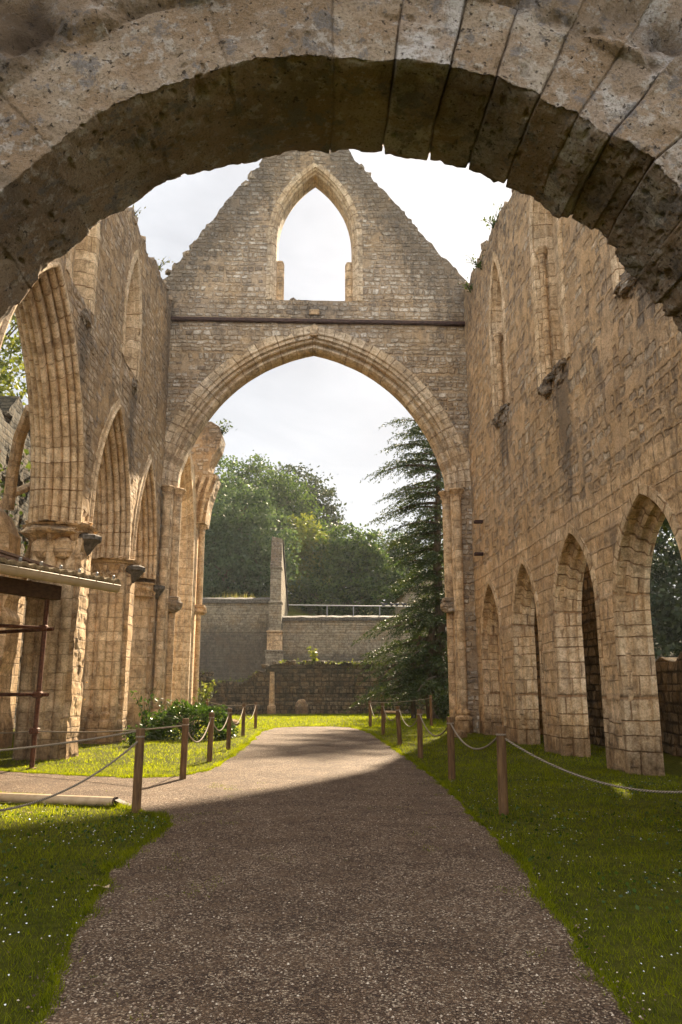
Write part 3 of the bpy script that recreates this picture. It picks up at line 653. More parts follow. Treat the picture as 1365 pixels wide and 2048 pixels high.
    for sx in (-1, 1):
        m = MB(); x0 = GC+sx*1.53; x1 = GC+sx*1.27
        m.box(min(x0, x1), max(x0, x1), .42, .62, 16.3, 18.30+sx*.0, .03); m.box(min(x0, x1)-(.06 if sx < 0 else 0), max(x0, x1)+(.06 if sx > 0 else 0), .36, .48, 16.3, 18.2, .02)
        m.lathe((x1, .5, 16.3), [(.05, 0), (.05, 1.85), (.02, 1.95)], 6); m.build('tracery_stub', M['ashlar_worn'], t)
    m = MB(); m.box(XL-.2, XR+.2, -.13, .05, 15.36, 15.52, .03); m.build('string_course', M['iron'], t)
    m = MB(); sheet(m, at0, [(XL-.1, 15.56), (-1.0, 15.66), (1.1, 15.6), (XR, 15.56), (XR, 15.8), (XL-.1, 15.8)][::-1], step=.2, th=.3, amp=.03, seed=13)
    # wall responds: two shafts each side, outer one to the ground, inner one ends on a corbel
    for sx in (-1, 1):
        xo = GC+sx*5.34; xi = GC+sx*5.04
        for xx, yy, z0, rad in ((xo, -.02, .0, .15), (xi, .42, 4.55, .17)):
            m = MB(); zc = 8.35
            m.lathe((xx, yy, 0), [(rad, z0), (rad, (z0+zc)/2), (rad*1.02, zc)], 14, jit=.012, seed=int(xx*9)); sh = m.build('shaft', M['ashlar'], t, smooth=True)
            m = MB(); capital(m, (xx, yy, zc), rad, rad*1.75, .42, 14, seed=3); m.build('capital', M['ashlar_worn'], sh)
            if z0 == 0:
                m = MB(); m.lathe((xx, yy, 0), [(rad*2.1, 0), (rad*2.0, .55), (rad*1.5, .62), (rad*1.7, .72), (rad*1.1, .84)], 10, jit=.05, seed=4); m.build('base', M['ashlar_worn'], sh)
            else:
                m = MB(); blob(m, (xx, yy-.06, z0-.12), (.34, .30, .24), 8+sx, .35, grime_shade=.45); m.box(xx-.26, xx+.26, yy-.3, yy+.3, z0+.06, z0+.2, .03); m.build('corbel', M['rubble_grey'], sh)
                m = MB(); m.lathe((xx+sx*.02, yy+.05, 0), [(rad*.85, 0), (rad*.85, z0-.2)], 12, jit=.05, seed=9); m.build('lower_shaft', M['ashlar_worn'], sh, smooth=True)
        m = MB(); a, b = (XL-.05, GC-5.14) if sx < 0 else (GC+5.14, XR+.05)
        m.box(a, b, .06, 1.3, 0, 8.75, .03); m.build('jamb', M['ashlar'], t)
gable()

# ------------------------------------------------------------------ left arcade wall of the nave
def pier_section(mb, cx, cy, z0, z1, r=.58, jit=.03, seed=0, shafts=True):
    prof = [(r, z0), (r*1.0, (z0*2+z1)/3), (r, (z0+2*z1)/3), (r, z1)]
    mb.lathe((cx, cy, 0), prof, 12, jit=jit, seed=seed)
    if shafts:
        for dx, dy in ((-.05, -r-.0), (.36, -r*.82), (-.42, -r*.72), (-.3, r)):
            mb.lathe((cx+dx, cy+dy, 0), [(.13, z0), (.13, z1)], 10, jit=jit*.6, seed=seed+1)
def left_wall():
    t = thing('nave_arcade_wall', 'sunlit-edged left nave wall in pale rubble with a row of tall pointed arches and blocked lancets above', 'wall', (XL, 17, 0))
    lx = lambda u, z, d: (-d, u-17, z)
    TH = 1.15
    arcs = [(15.3, 2.82, 4.9, 5.45), (21.1, 2.0, 3.9, 5.4), (25.55, 1.68, 3.6, 5.4)]
    P0 = [(28.05, 0), (28.05, 16.2)]+rough_line((28.05, 16.2), (21.2, 15.6), .4, .2, 5)+rough_line((21.0, 15.5), (18.6, 14.3), .5, .35, 6)+rough_line((18.6, 14.3), (10.5, 14.0), .5, .3, 7)+[(10.4, 14), (10.4, 0)]
    hs = []
    for c, w, h, s in arcs:       # the wall thins to a core behind the round piers
        A_ = [p for p in arch(w, h, s, .0, c, 0, 14, 4) if p[1] >= 5.2]; hs.append([(c-w-.36, 0), (c-w-.36, 5.2)]+A_+[(c+w+.36, 5.2), (c+w+.36, 0)])
    out = P0[:1]+P0[1:]
    # arches open to the ground: weave them into the outline, going from near to far
    for hcurve in hs: out = out+hcurve
    win = [arch(.85, 2.2, 12.3, 10.9, 22.1, 0, 10, 3), arch(.85, 2.2, 12.3, 10.6, 17.0, 0, 10, 3)]
    def gr(Q):
        y, z = Q[:, 0], Q[:, 1]
        g = np.clip((y-25.6)/2.2, 0, 1)*np.clip((z-9)/4, 0, 1)*.95
        g = np.maximum(g, np.clip(1-np.abs(y-(22.7+(z-9)*.05))/.75, 0, 1)*np.clip((10.9-z)/.6, 0, 1)*np.clip((z-6.2)/2.2, 0, 1)*1.0)
        g = np.maximum(g, np.clip(1-np.abs(y-17.6)/1.0, 0, 1)*np.clip((10.7-z)/.6, 0, 1)*np.clip((z-7.3)/2, 0, 1)*1.0)
        g = np.maximum(g, np.clip((z-14.3)/1.6, 0, 1)*.65)
        return g
    m = MB(); sheet(m, lx, out, win, step=.16, th=TH, amp=.055, sc=2.4, seed=21, grime_shade=gr, rimseg=4, edge=.25); m.build('masonry', M['rubble'], t)
    r = random.Random(8); pts = []
    for i in range(150):
        y = r.uniform(10.6, 28); z = np.interp(y, [10.5, 18.6, 21, 28], [14, 14.3, 15.5, 16.2]); pts.append((r.uniform(-1.05, -.1), y-17, z+r.uniform(-.12, .1)))
    m = MB(); stones(m, pts, .16, .38, 6); m.build('coping_rubble', M['rubble_grey'], t)
    # arch mouldings, deep and many-rolled
    for c, w, h, s in arcs:
        m = MB(); cf = lambda o, a=(w, h, s, c): arch(a[0], a[1], a[2], a[2]-.15, a[3], o, 14, 2)
        rl = lambda oc, dc, r_: [(oc-r_*math.cos(R_(a)), dc+r_*math.sin(R_(a))) for a in range(-105, 106, 30)]
        hf = [(.22, .03), (.22, -.03), (.07, -.03)]+rl(.02, -.02, .06)+[(.02, .07)]+rl(-.03, .13, .075)+[(-.05, .225)]+rl(-.17, .275, .08)+[(-.20, .39)]+rl(-.31, .44, .075)
        prof = hf+[(-.37, .53), (-.47, .545), (-.49, .56), (-.49, .62), (-.47, .635), (-.37, .65)]+rl(-.31, .73, .075)+[(-.20, .79)]+rl(-.17, .90, .08)+[(-.05, .96)]+rl(-.03, 1.05, .075)+[(.05, TH+.02), (.2, TH+.03)]
        sweep(m, lx, cf, prof, amp=.018, seed=int(c), grime_shade=.05); m.build('arch_moulding', M['voussoir'], t)
    # piers under the springers
    for k, (cy, wy, dmg) in enumerate([(18.68, .56, 1), (23.62, .53, 0), (11.95, .56, 0)]):
        zc = 5.25-.02*k; cyl = cy-17
        m = MB(); pier_section(m, -.50, cyl, .0, zc-.35, wy*.92, .035 if dmg else .02, 31+k)
        pr = m.build('pier', M['ashlar'], t, smooth=True)
        m = MB()
        if dmg:
            blob(m, (-.56, cyl-.05, zc-.04), (.74, .72, .25), 5, .5, 20, grime_shade=.35); blob(m, (-.30, cyl-.50, zc-.52), (.24, .2, .26), 9, .2, 12); blob(m, (-.78, cyl-.44, zc-.52), (.25, .2, .24), 12, .25, 12)
        capital(m, (-.55, cyl, zc-.40), wy*.97, wy*1.42, .48, 16, seed=k); m.box(-1.2, .02, cyl-.63, cyl+.63, zc+.04, zc+.13, .03)
        m.build('capital', M['ashlar_worn'], pr)
        m = MB(); q = wy*(.84 if dmg else 1.0)
        m.lathe((-.50, cyl, 0), [(q*1.28, 0), (q*1.25, .62), (q*1.12, .68), (q*1.18, .82), (q*1.02, .92), (q*1.08, 1.02), (q*.9, 1.12)], 8, jit=.04, seed=k, a0=R_(22.5), a1=R_(382.5)); m.build('base', M['ashlar_worn'], pr)
        # stump of the nave shaft torn off the wall, rough core facing the nave
        m = MB(); y0, y1 = (cyl-.44, cyl+.46) if dmg else (cyl-.22, cyl+.34)
        sheet(m, lambda u, z, d: (.10+d, u, z) if False else (.10-d*.3, u, z), [(y0, 0), (y1, 0)]+rough_line((y1, 0), (y1, 5.0), .5, .06, 50+k)+[(y1, 5.0), (y0, 5.0)]+rough_line((y0, 5.0), (y0, 0), .5, .05, 60+k), step=.09, th=1.3, amp=.13 if dmg else .03, sc=3.0, seed=70+k, back=False, rimseg=2, edge=.14)
        m.build('wall_shaft_core', M['ashlar_worn'], pr)
        m = MB(); zz = 5.05; yy = cyl-(.05 if dmg else .0)
        m.lathe((.10, yy, zz-.42), [(.04, 0), (.14, .10), (.22, .22), (.30, .32), (.36, .36), (.36, .46), (.30, .50), (.02, .50)], 8, jit=.05, seed=k+3); m.build('corbel', M['dark_stone'], t)
    # respond against the gable wall
    m = MB(); m.lathe((-.62, 10.75, 0), [(.52, 0), (.52, 4.7)], 10, jit=.02, seed=5); rs = m.build('respond', M['ashlar'], t)
    m = MB(); capital(m, (-.55, 10.6, 4.68), .44, .56, .45, 12, seed=9); m.build('capital', M['ashlar_worn'], rs)
    m = MB(); m.lathe((.02, 10.75, 4.6), [(.04, 0), (.2, .2), (.3, .34), (.3, .46), (.02, .5)], 8, jit=.05, seed=3); m.build('corbel', M['dark_stone'], t)
    # blocked lancets
    for (c, s, b) in ((22.1, 12.3, 10.9), (17.0, 12.3, 10.6)):
        wf = MB(); cf = lambda o: arch(.85, 2.2, s, b, c, o, 10, 3)
        prof = [(.26, .04), (.26, -.03), (.04, -.03), (.0, .0), (-.03, .12), (-.10, .15), (-.13, .28), (-.14, .44)]
        sweep(wf, lx, cf, prof, amp=.012, seed=2); win_o = wf.build('window_surround', M['voussoir'], t)
        m = MB(); sheet(m, lambda u, z, d: lx(u, z, .42+d), arch(.86, 2.2, s, b, c, 0, 10, 3), step=.3, th=.2, amp=.01, seed=3, back=False, rimseg=1); m.build('blocking', M['ashlar'], win_o)
        m = MB(); V = [lx(c-.8, b-.02, .0), lx(c+.8, b-.02, .0), lx(c+.8, b+.5, .45), lx(c-.8, b+.5, .45)]; m.add(V, [(0, 1, 2, 3)]); m.build('sill', M['rubble_grey'], win_o)
        m = MB(); blob(m, lx(c+.5, b-.35, .02), (.12, .34, .22), int(c), .8, 18, grime_shade=.6); m.build('broken_sill_core', M['rubble_grey'], win_o)
left_wall()

# ------------------------------------------------------------------ right nave wall
def right_wall():
    t = thing('cloister_side_wall', 'right nave wall of rendered rubble with low stepped pointed arches and tall blocked windows', 'wall', (XR, 17, 0))
    rx = lambda u, z, d: (d, u-17, z); TH = .72
    arcs = [(13.40, 1.42, 1.95, 3.0), (17.30, 1.34, 1.95, 3.05), (21.42, 1.22, 1.9, 3.05), (25.62, 1.28, 1.9, 3.0)]
    out = [(28.05, 0), (28.05, 16.85)]+rough_line((28.05, 16.85), (19.5, 16.1), .4, .18, 9)+rough_line((19.4, 16.1), (8.0, 15.6), .5, .25, 10)+[(7.9, 15.6), (7.9, 0)]
    for c, w, h, s in arcs: out = out+arch(w, h, s, 0, c, 0, 12, 4)
    wins = [(22.95, .78, 2.1, 13.1, 9.9), (17.75, .98, 2.4, 13.2, 9.0), (12.6, .95, 2.4, 12.9, 9.0)]
    holes = [arch(w, h, s, b, c, 0, 10, 3) for c, w, h, s, b in wins]
    def gr(Q):
        y, z = Q[:, 0], Q[:, 1]; g = np.zeros(len(Q))
        for c, zb, ln in ((22.7, 9.7, 3.3), (17.3, 8.9, 3.2), (12.3, 8.8, 1.2)):
            f = np.clip((zb-z)/ln, 0, 1); wv = fbm(np.c_[y*2.2, z*.45, z*0+c], 1, 4, 44)
            g = np.maximum(g, np.clip(1.25-np.abs(y-c+wv*.8)/(.95-.62*f)+wv*1.6*(f+.2), 0, 1)*np.clip((zb+.3-z)/.4, 0, 1)*np.clip(1.4*(1-f)+wv*2.2, 0, 1))
        g = np.maximum(g, np.clip((z-12.6)/3.4, 0, 1)*.62); g = np.maximum(g, np.clip((y-25.8)/2, 0, 1)*np.clip((z-7)/4, 0, 1)*.5); g = np.maximum(g, np.clip(.5-z/.9, 0, 1)*.9)
        return g
    lowm = lambda o: [p for p in o]
    # lower courses are squared blocks, the upper wall is render over rubble
    split = 5.75
    def clip_above(poly):
        pass
    up = [(28.05, split), (28.05, 16.85)]+rough_line((28.05, 16.85), (19.5, 16.1), .4, .18, 9)+rough_line((19.4, 16.1), (8.0, 15.6), .5, .25, 10)+[(7.9, 15.6), (7.9, split)]
    edge = rough_line((8.1, split), (27.9, split), .7, .16, 12)
    m = MB(); sheet(m, rx, up+edge, holes, step=.16, th=TH, amp=.035, sc=1.9, seed=41, grime_shade=gr, rimseg=4, edge=.25); m.build('upper_masonry', M['wide_rubble'], t)
    lo = [(7.9, split)]+edge+[(28.05, split), (28.05, 0)]
    for c, w, h, s in arcs[::-1]: lo += arch(w, h, s, 0, c, 0, 12, 4)[::-1]
    lo += [(7.9, 0)]
    m = MB(); sheet(m, rx, lo, [], step=.16, th=.5, amp=.035, sc=1.9, seed=41, grime_shade=gr, rimseg=2, edge=.25); m.build('lower_masonry', M['ashlar_worn'], t)
    # stepped reveals of the arches
    for i, (c, w, h, s) in enumerate(arcs):
        m = MB(); cf = lambda o, a=(w, h, s, c): arch(a[0], a[1], a[2], 0, a[3], o, 12, 5)
        prof = [(.20, .03), (.20, -.035), (.02, -.035), (0, .0), (0, .15), (-.03, .19), (-.07, .20), (-.12, .20), (-.17, .25), (-.17, .34), (-.20, .38), (-.27, .39), (-.28, .40), (-.28, .50), (.2, .53)]
        sweep(m, rx, cf, prof, amp=.02, seed=30+i, grime_shade=.05); ar = m.build('arch_order', M['arch_worn'], t)
        if i == 3:
            m = MB(); sheet(m, lambda u, z, d: rx(u, z, .44+d), arch(w-.3, h-.1, s, 0, c, 0, 10, 3), step=.3, th=.2, amp=.02, seed=3, back=False, rimseg=1); m.build('blocking', M['ashlar_worn'], ar)
    # windows
    for i, (c, w, h, s, b) in enumerate(wins):
        cf = lambda o: arch(w, h, s, b, c, o, 10, 3)
        m = MB(); prof = [(.24, .04), (.24, -.03), (.04, -.03), (.0, .02), (-.02, .14), (-.09, .15), (-.10, .30), (-.17, .32), (-.18, .50)]
        sweep(m, rx, cf, prof, amp=.012, seed=2); wo = m.build('window_surround', M['voussoir'], t)
        m = MB(); sheet(m, lambda u, z, d: rx(u, z, .48+d), arch(w-.02, h, s, b, c, 0, 10, 3), step=.3, th=.2, amp=.01, seed=3+i, back=False, rimseg=1); m.build('blocking', M['ashlar'], wo)
        for dy in (w-.13, -w+.13):
            m = MB(); m.lathe(rx(c+dy, b, .17), [(.085, 0), (.085, s-b-.5)], 10, jit=.01, seed=2); m.lathe(rx(c+dy, s-.5, .17), [(.09, 0), (.15, .16), (.17, .22), (.17, .30), (.02, .30)], 8, jit=.02, seed=3)
            m.build('nook_shaft', M['ashlar_worn'], wo)
        m = MB(); V = [rx(c-w, b-.02, .0), rx(c+w, b-.02, .0), rx(c+w, b+.75, .5), rx(c-w, b+.75, .5)]; m.add(V, [(0, 1, 2, 3)], None, [.8]*4); m.build('sill', M['rubble_grey'], wo)
        m = MB(); blob(m, rx(c+w*.45, b-.12, .04), (.18, .34, .18), 10+i, .8, 18, grime_shade=.6); blob(m, rx(c-w*.5, b-.2, .05), (.12, .4, .24), 15+i, .8, 18, grime_shade=.6)
        for k in range(5): blob(m, rx(c-w+.25+k*w*.4, b+.02+.05*(k % 2), .0), (.12, .22, .10), 25+i+k, .8, 12, grime_shade=.7)
        m.build('broken_sill_core', M['rubble_grey'], wo)
    r = random.Random(12); pts = [(r.uniform(.1, 1.15), r.uniform(8, 28)-17, 0) for i in range(170)]
    pts = [(x, y, float(np.interp(y+17, [8, 19.4, 28], [15.6, 16.1, 16.85]))+r.uniform(-.1, .1)) for x, y, z in pts]
    m = MB(); stones(m, pts, .16, .38, 9); m.build('coping_rubble', M['rubble_grey'], t)
    for (y, z) in ((26.2, 7.15), (26.35, 6.05)):
        m = MB(); m.box(-.30, .05, y-17-.10, y-17+.10, z-.05, z+.05, .01); m.build('iron_bracket', M['iron'], t)
right_wall()

# ------------------------------------------------------------------ ruins beyond the gable
def beyond():
    t = thing('transept_wall', 'pale stone crossing wall behind the gable, closed pointed arch between two ribbed piers', 'wall', (XL, 33, 0))
    lx = lambda u, z, d: (-d, u-33, z)
    out = [(29.3, 0), (29.3, 14.5)]+rough_line((29.4, 14.5), (36.6, 10.4), .4, .2, 31)+[(36.7, 10.2), (36.7, 0)]
    ar = arch(2.75, 5.2, 6.6, 0, 33.1, 0, 14, 4)
    m = MB(); sheet(m, lx, out+ar[::-1], [], step=.2, th=1.1, amp=.04, sc=2, seed=51); m.build('masonry', M['ashlar'], t)
    m = MB(); sweep(m, lx, lambda o: arch(2.75, 5.2, 6.6, 0, 33.1, o, 14, 4), [(.25, .02), (.25, -.04), (0, -.05), (-.06, .05), (-.14, .08), (-.2, .2), (-.3, .24), (-.36, .4), (-.45, .5), (-.5, .9), (-.5, 1.12)], amp=.02); m.build('arch_moulding', M['voussoir'], t)
    m = MB(); sheet(m, lambda u, z, d: lx(u, z, 2.6+d), [(29.3, 0), (29.3, 9.8), (37, 9.5), (37, 0)], step=.4, th=.5, amp=.05, seed=52); m.build('closing_wall', M['ashlar'], t)
    t = thing('ruined_crossing_pier', 'tall ribbed pier behind the gable with a broken vault springer curling out at its top', 'pier', (-5.6, 37.4, 0))
    m = MB(); m.box(-.8, .12, -.7, .7, 0, 9.2, .04); b = m.build('core', M['ashlar'], t)
    for (x, y, r, z0) in ((.02, -.70, .14, 0), (.30, -.34, .15, 5.2), (-.42, -.72, .12, 0), (-.62, -.74, .10, 0)):
        m = MB(); m.lathe((x, y, 0), [(r, z0), (r, 8.9)], 12, jit=.015); sh = m.build('shaft', M['ashlar'], t, smooth=True)
        m = MB(); capital(m, (x, y, 8.85), r, r*1.75, .4, 12); m.build('capital', M['ashlar_worn'], sh)
        if z0:
            m = MB(); m.lathe((x, y, 0), [(r*.8, 0), (r*.8, 5)], 12, jit=.05); m.build('lower_shaft', M['ashlar_worn'], sh, smooth=True)
            m = MB(); blob(m, (x+.02, y, 5.1), (.34, .32, .2), 5, .4, 12, grime_shade=.3); m.box(x-.24, x+.3, y-.3, y+.3, 5.2, 5.34, .03); m.build('corbel', M['ashlar_worn'], sh)
    # springer: ribs fanning toward the nave, then broken rubble
    out = [(-.85, 9.2), (.50, 9.2), (.62, 10.2), (.85, 11.0), (1.02, 11.55), (.55, 11.75), (.72, 12.4), (1.05, 13.0), (1.18, 13.6), (1.0, 14.05), (.6, 14.3), (.1, 14.2), (-.4, 14.6), (-.85, 14.9)]
    m = MB(); sheet(m, lambda u, z, d: (u, -.85+d, z), out, step=.14, th=1.5, amp=.10, sc=2.5, seed=61, edge=.18, grime_shade=lambda Q: np.clip((Q[:, 1]-12.2)/1.6, 0, 1)*np.clip(Q[:, 0]+.3, 0, 1)*1.0); m.build('broken_springer', M['rubble'], t)
    m = MB()
    for k, dx in enumerate((-.45, -.1, .25)):
        m.tube([(dx+.02, -.9, 9.2), (dx+.12, -.93, 10), (dx+.30, -.95, 10.8), (dx+.52, -.95, 11.5)], .09, 8)
    m.build('rib', M['voussoir'], t)
    # left aisle: outer wall and a second row of broken piers
    t = thing('outer_aisle_wall', 'dark ivy-hung ruined outer wall seen through the arcade at the far left', 'wall', (-11.5, 26, 0))
    ox = lambda u, z, d: (-d, u-26, z)
    out = [(8, 0), (8, 10.5)]+rough_line((8, 10.5), (27, 11.6), .7, .5, 71)+rough_line((27, 11.8), (34, 12.9), .6, .5, 72)+rough_line((34.5, 12), (44, 7.0), .7, .5, 73)+[(44, 5.5), (44, 0)]
    wn = [arch(.9, 2, 5.5, 3.0, c, 0, 8, 3) for c in (34,)]
    m = MB(); sheet(m, ox, out, wn, step=.3, th=1.0, amp=.12, sc=1.5, seed=74, grime_shade=lambda Q: .3+.6*np.clip((Q[:, 1]-5)/3, 0, 1)); m.build('masonry', M['mossy'], t)
    for c in (14, 19.5, 25, 30.5):
        m = MB(); m.box(0, .35, c-26-.35, c-26+.35, 0, 5.6, .03); bb = m.build('buttress', M['ashlar_worn'], t)
        for s in (-1, 1):
            m = MB(); m.tube([(.2, c-26, 5.4), (.7, c-26+s*.5, 6.8), (1.3, c-26+s*1.2, 8.0), (1.9, c-26+s*1.9, 8.6)][:4 if c < 26 else 3], .14, 8); m.build('vault_rib', M['ashlar_worn'], bb)
    for (x, y, h, lab, nm) in ((-8.6, 21.6, 6.6, 'pale squared pier in the left aisle, behind the shelter', 1), (-8.35, 27.6, 6.3, 'slender broken pier standing behind the first two arcade piers', 2), (-9.1, 33.5, 3.6, 'low stump of a pier at the back of the left aisle', 3)):
        t = thing('aisle_pier', lab, 'pier', (x, y, 0), 0, 'broken piers of the left aisle')
        m = MB(); sheet(m, lambda u, z, d: (u, -.4+d, z), [(-.55, 0), (-.5, .5)]+rough_line((-.5, .5), (-.45, h), .6, .06, nm)+rough_line((-.4, h), (.35, h*.93), .3, .1, nm+9)+rough_line((.4, h*.9), (.5, .6), .5, .10, nm+20)+[(.6, .5), (.6, 0)], step=.15, th=.9, amp=.05, seed=80+nm); p = m.build('core', M['ashlar'], t)
        for q in (-.25, .2):
            m = MB(); m.lathe((q, -.42, 0), [(.15, .4), (.15, h*.8)], 10, jit=.04, seed=nm); m.build('shaft', M['ashlar'], t)
        if nm < 3:
            m = MB(); m.tube([(.1, 0, h-.2), (.2, -.2, h+.8), (.5, -.7, h+1.7), (1.0, -1.4, h+2.3)], .17, 8); m.build('vault_rib', M['ashlar_worn'], t)
beyond()

def coursed_wall(name, label, x0, y0, x1, y1, z0, z1a, z1b, th, mat, cat='wall', jag=.05, cope=None, gr=None, seed=1, amp=.03, base=0, copeh=.28):
    """straight wall; u runs along it, its thickness lies behind"""
    t = thing(name, label, cat, (x0, y0, base)); L = math.hypot(x1-x0, y1-y0); c, s = (x1-x0)/L, (y1-y0)/L
    mp = lambda u, z, d: (u*c-d*s, u*s+d*c, z)
    top = rough_line((L, z1b), (0, z1a), .45, jag, seed)
    m = MB(); sheet(m, mp, [(0, z0), (L, z0), (L, z1b)]+top+[(0, z1a)], step=.22, th=th, amp=amp, seed=seed, grime_shade=gr, rimseg=2, edge=.3); m.build('masonry', M[mat], t)
    if cope:
        m = MB(); n = max(6, int(L/.35)); P = np.zeros((n, 5, 3))
        for i in range(n):
            u = -.1+(L+.2)*i/(n-1); z = z1a+(z1b-z1a)*i/(n-1)
            for j, (dd, dz) in enumerate(((-.12, -.02), (-.13, copeh*.6), (th*.4, copeh), (th+.12, copeh*.6), (th+.1, -.02))): P[i, j] = mp(u, z+dz+random.uniform(-.03, .03), dd+random.uniform(-.02, .02))
        m.grid(P); m.build('coping', M[cope], t)
    return t
lowg = lambda top, soft: (lambda Q: np.clip((top-Q[:, 1])/soft+.4, 0, 1.1))
coursed_wall('retaining_wall', 'high dark-stained terrace wall left of the buttress, with a mossy coping', -24, 54.6, -2.9, 54.6, 0, 7.3, 7.3, .8, 'small_blocks', cope='dark_stone', gr=lowg(6.0, 2.0), seed=3, copeh=.42)
coursed_wall('retaining_wall', 'pale terrace wall right of the buttress, below the grey handrail', -2.0, 54.6, 30, 54.6, 0, 6.1, 6.25, .8, 'small_blocks', cope='dark_stone', gr=lowg(3.9, .7), seed=4, copeh=.36)
def buttress():
    t = thing('buttress_wall', 'tall narrow weathered buttress with a dark top and a wall sloping down behind it', 'buttress', (-2.45, 53.6, 0))
    z = 0; 
    for (w, d0, za, zb, mat) in ((.62, .25, 0, 3.9, 'small_blocks'), (.54, .12, 3.9, 5.2, 'ashlar_worn'), (.46, .0, 5.2, 7.2, 'small_blocks'), (.40, -.05, 7.2, 9.6, 'small_blocks')):
        m = MB(); m.box(-w, w*.9, -d0, 1.2, za, zb, .03); m.box(-w-.05, w*.9+.05, -d0-.07, 1.2, zb-.01, zb+.13, .04); m.build('stage', M[mat], t)
    m = MB(); sheet(m, lambda u, z, d: (u, .03+d, z), [(-.41, 9.7), (.35, 9.7), (.37, 11.7), (-.33, 11.85)], step=.14, th=.9, amp=.05, seed=5, edge=.2, grime_shade=lambda Q: Q[:, 0]*0+.7); m.build('dark_cap', M['rubble_grey'], t)
    m = MB(); sheet(m, lambda u, z, d: (.36-d, 1.2+u, z), [(-.6, 0), (19.5, 0), (19.5, 7.6), (13, 8.4), (0, 11.5), (-.6, 11.6)], step=.3, th=.7, amp=.02, seed=6, edge=.4); m.build('sloping_wall', M['small_blocks'], t)
    m = MB(); m.box(.30, .46, 12.9, 20.7, 8.35, 8.5); 
    m = MB(); V = []
    for (yy, zz) in ((.6, 11.72), (14.2, 8.62), (20.7, 7.8)): V += [(-.42, yy, zz), (.46, yy, zz), (.46, yy, zz-.16), (-.42, yy, zz-.16)]
    m.add(V, [(0, 1, 5, 4), (1, 2, 6, 5), (3, 0, 4, 7), (4, 5, 9, 8), (5, 6, 10, 9), (7, 4, 8, 11)]); m.build('coping', M['dark_stone'], t)
buttress()
def low_wall():
    t = thing('ruined_low_wall', 'low crumbling dark wall with plants growing along its top, closing the lawn', 'wall', (-8.5, 48.8, 0))
    mp = lambda u, z, d: (u, d, z)
    top = rough_line((24, 2.6), (12.2, 2.9), .5, .16, 3)+rough_line((12.1, 3.0), (6.1, 3.0), .4, .10, 4)+rough_line((6.0, 3.0), (4.6, 2.0), .3, .2, 5)+rough_line((4.5, 1.75), (2.6, 1.75), .3, .08, 8)+rough_line((2.4, 2.3), (0, 2.4), .4, .2, 6)
    m = MB(); sheet(m, mp, [(0, 0), (24, 0), (24, 2.6)]+top+[(0, 2.4)], step=.15, th=.9, amp=.09, sc=2.2, seed=7, edge=.2, grime_shade=lambda Q: .55+.4*np.clip((Q[:, 1]-2.2)*2, 0, 1)); m.build('masonry', M['mossy'], t)
    m = MB(); m.lathe((6.15, -.18, 0), [(.26, 0), (.26, .45), (.17, .55), (.15, 1.6), (.14, 2.5)], 10, jit=.05); m.build('wall_shaft', M['ashlar_worn'], t)
    m = MB(); blob(m, (8.0, -.35, .25), (.38, .25, .6), 4, .3, 12, grime_shade=.6); m.build('leaning_slab', M['ashlar_worn'], t)
    for x in (13.2, 17.8):
        m = MB(); m.box(x-.2, x+.2, -.35, .1, 0, 2.9, .04); m.build('pilaster', M['mossy'], t)
    r = random.Random(3); m = MB(); stones(m, [(r.uniform(0, 24), r.uniform(-.4, .6), 0) for i in range(0)]+[(x_, r.uniform(.0, .8), float(np.interp(x_, [0, 2.5, 2.6, 4.5, 6, 24], [2.35, 2.3, 1.75, 1.8, 3.0, 2.75]))+.05) for x_ in [r.uniform(0, 24) for i in range(90)]], .2, .45, 5); m.build('coping_rubble', M['mossy'], t)
    m = MB(); stones(m, [(r.uniform(.5, 5.4), r.uniform(-1.5, -.1), r.uniform(.05, .5)) for i in range(60)], .3, .7, 8); m.build('fallen_rubble', M['mossy'], t)
low_wall()
def handrail():
    t = thing('handrail', 'thin grey metal handrail running along the top of the terrace wall', 'railing', (-1.6, 54.9, 6.4))
    m = MB(); m.tube([(0, 0, .80), (17, 0, .66)], .04, 8); m.build('rail', M['rail'], t)
    m = MB(); m.tube([(0, 0, .5), (17, 0, .46)], .02, 6); 
    post = None
    for k in range(9):
        if post is None: m = MB(); m.tube([(2.7, 0, -.1), (2.7, 0, .74)], .04, 8); post = m.build('upright', M['rail'], t)
        else: p = post.copy(); p.location = ((k*1.85)-(0 if k > 0 else 0), 0, 0); C.objects.link(p); p.parent = t
handrail()
def bird_mesh(parent):
    m = MB()
    sec = [(-.17, .01, .01), (-.13, .035, .0), (-.06, .06, .0), (.02, .072, .01), (.08, .062, .035), (.12, .04, .075), (.145, .034, .10), (.175, .028, .105), (.195, .009, .10), (.225, .003, .095)]
    P = np.array([[(x, math.cos(a)*r, z+math.sin(a)*r*1.05) for a in np.linspace(0, 2*math.pi, 11)] for x, r, z in sec]); m.grid(P)
    m.add([(-.15, -.025, .02), (-.15, .025, .02), (-.31, .04, -.03), (-.31, -.04, -.03), (-.15, 0, .0)], [(0, 1, 2, 3), (0, 3, 4), (1, 4, 2), (3, 2, 4)])
    b = m.build('body', M['bird'], parent, smooth=True)
    for s in (-1, 1):
        m = MB(); m.grid(np.array([[(x, s*(r*1.12+.004), .015+z) for z in np.linspace(-.045, .045, 4)] for x, r in ((.07, .05), (.0, .072), (-.09, .055), (-.2, .03))])); m.build('wing', M['bird'], b, smooth=True)
        m = MB(); m.tube([(.01, s*.02, -.05), (.01, s*.02, -.12)], .006, 5); m.build('leg', M['rust'], b)
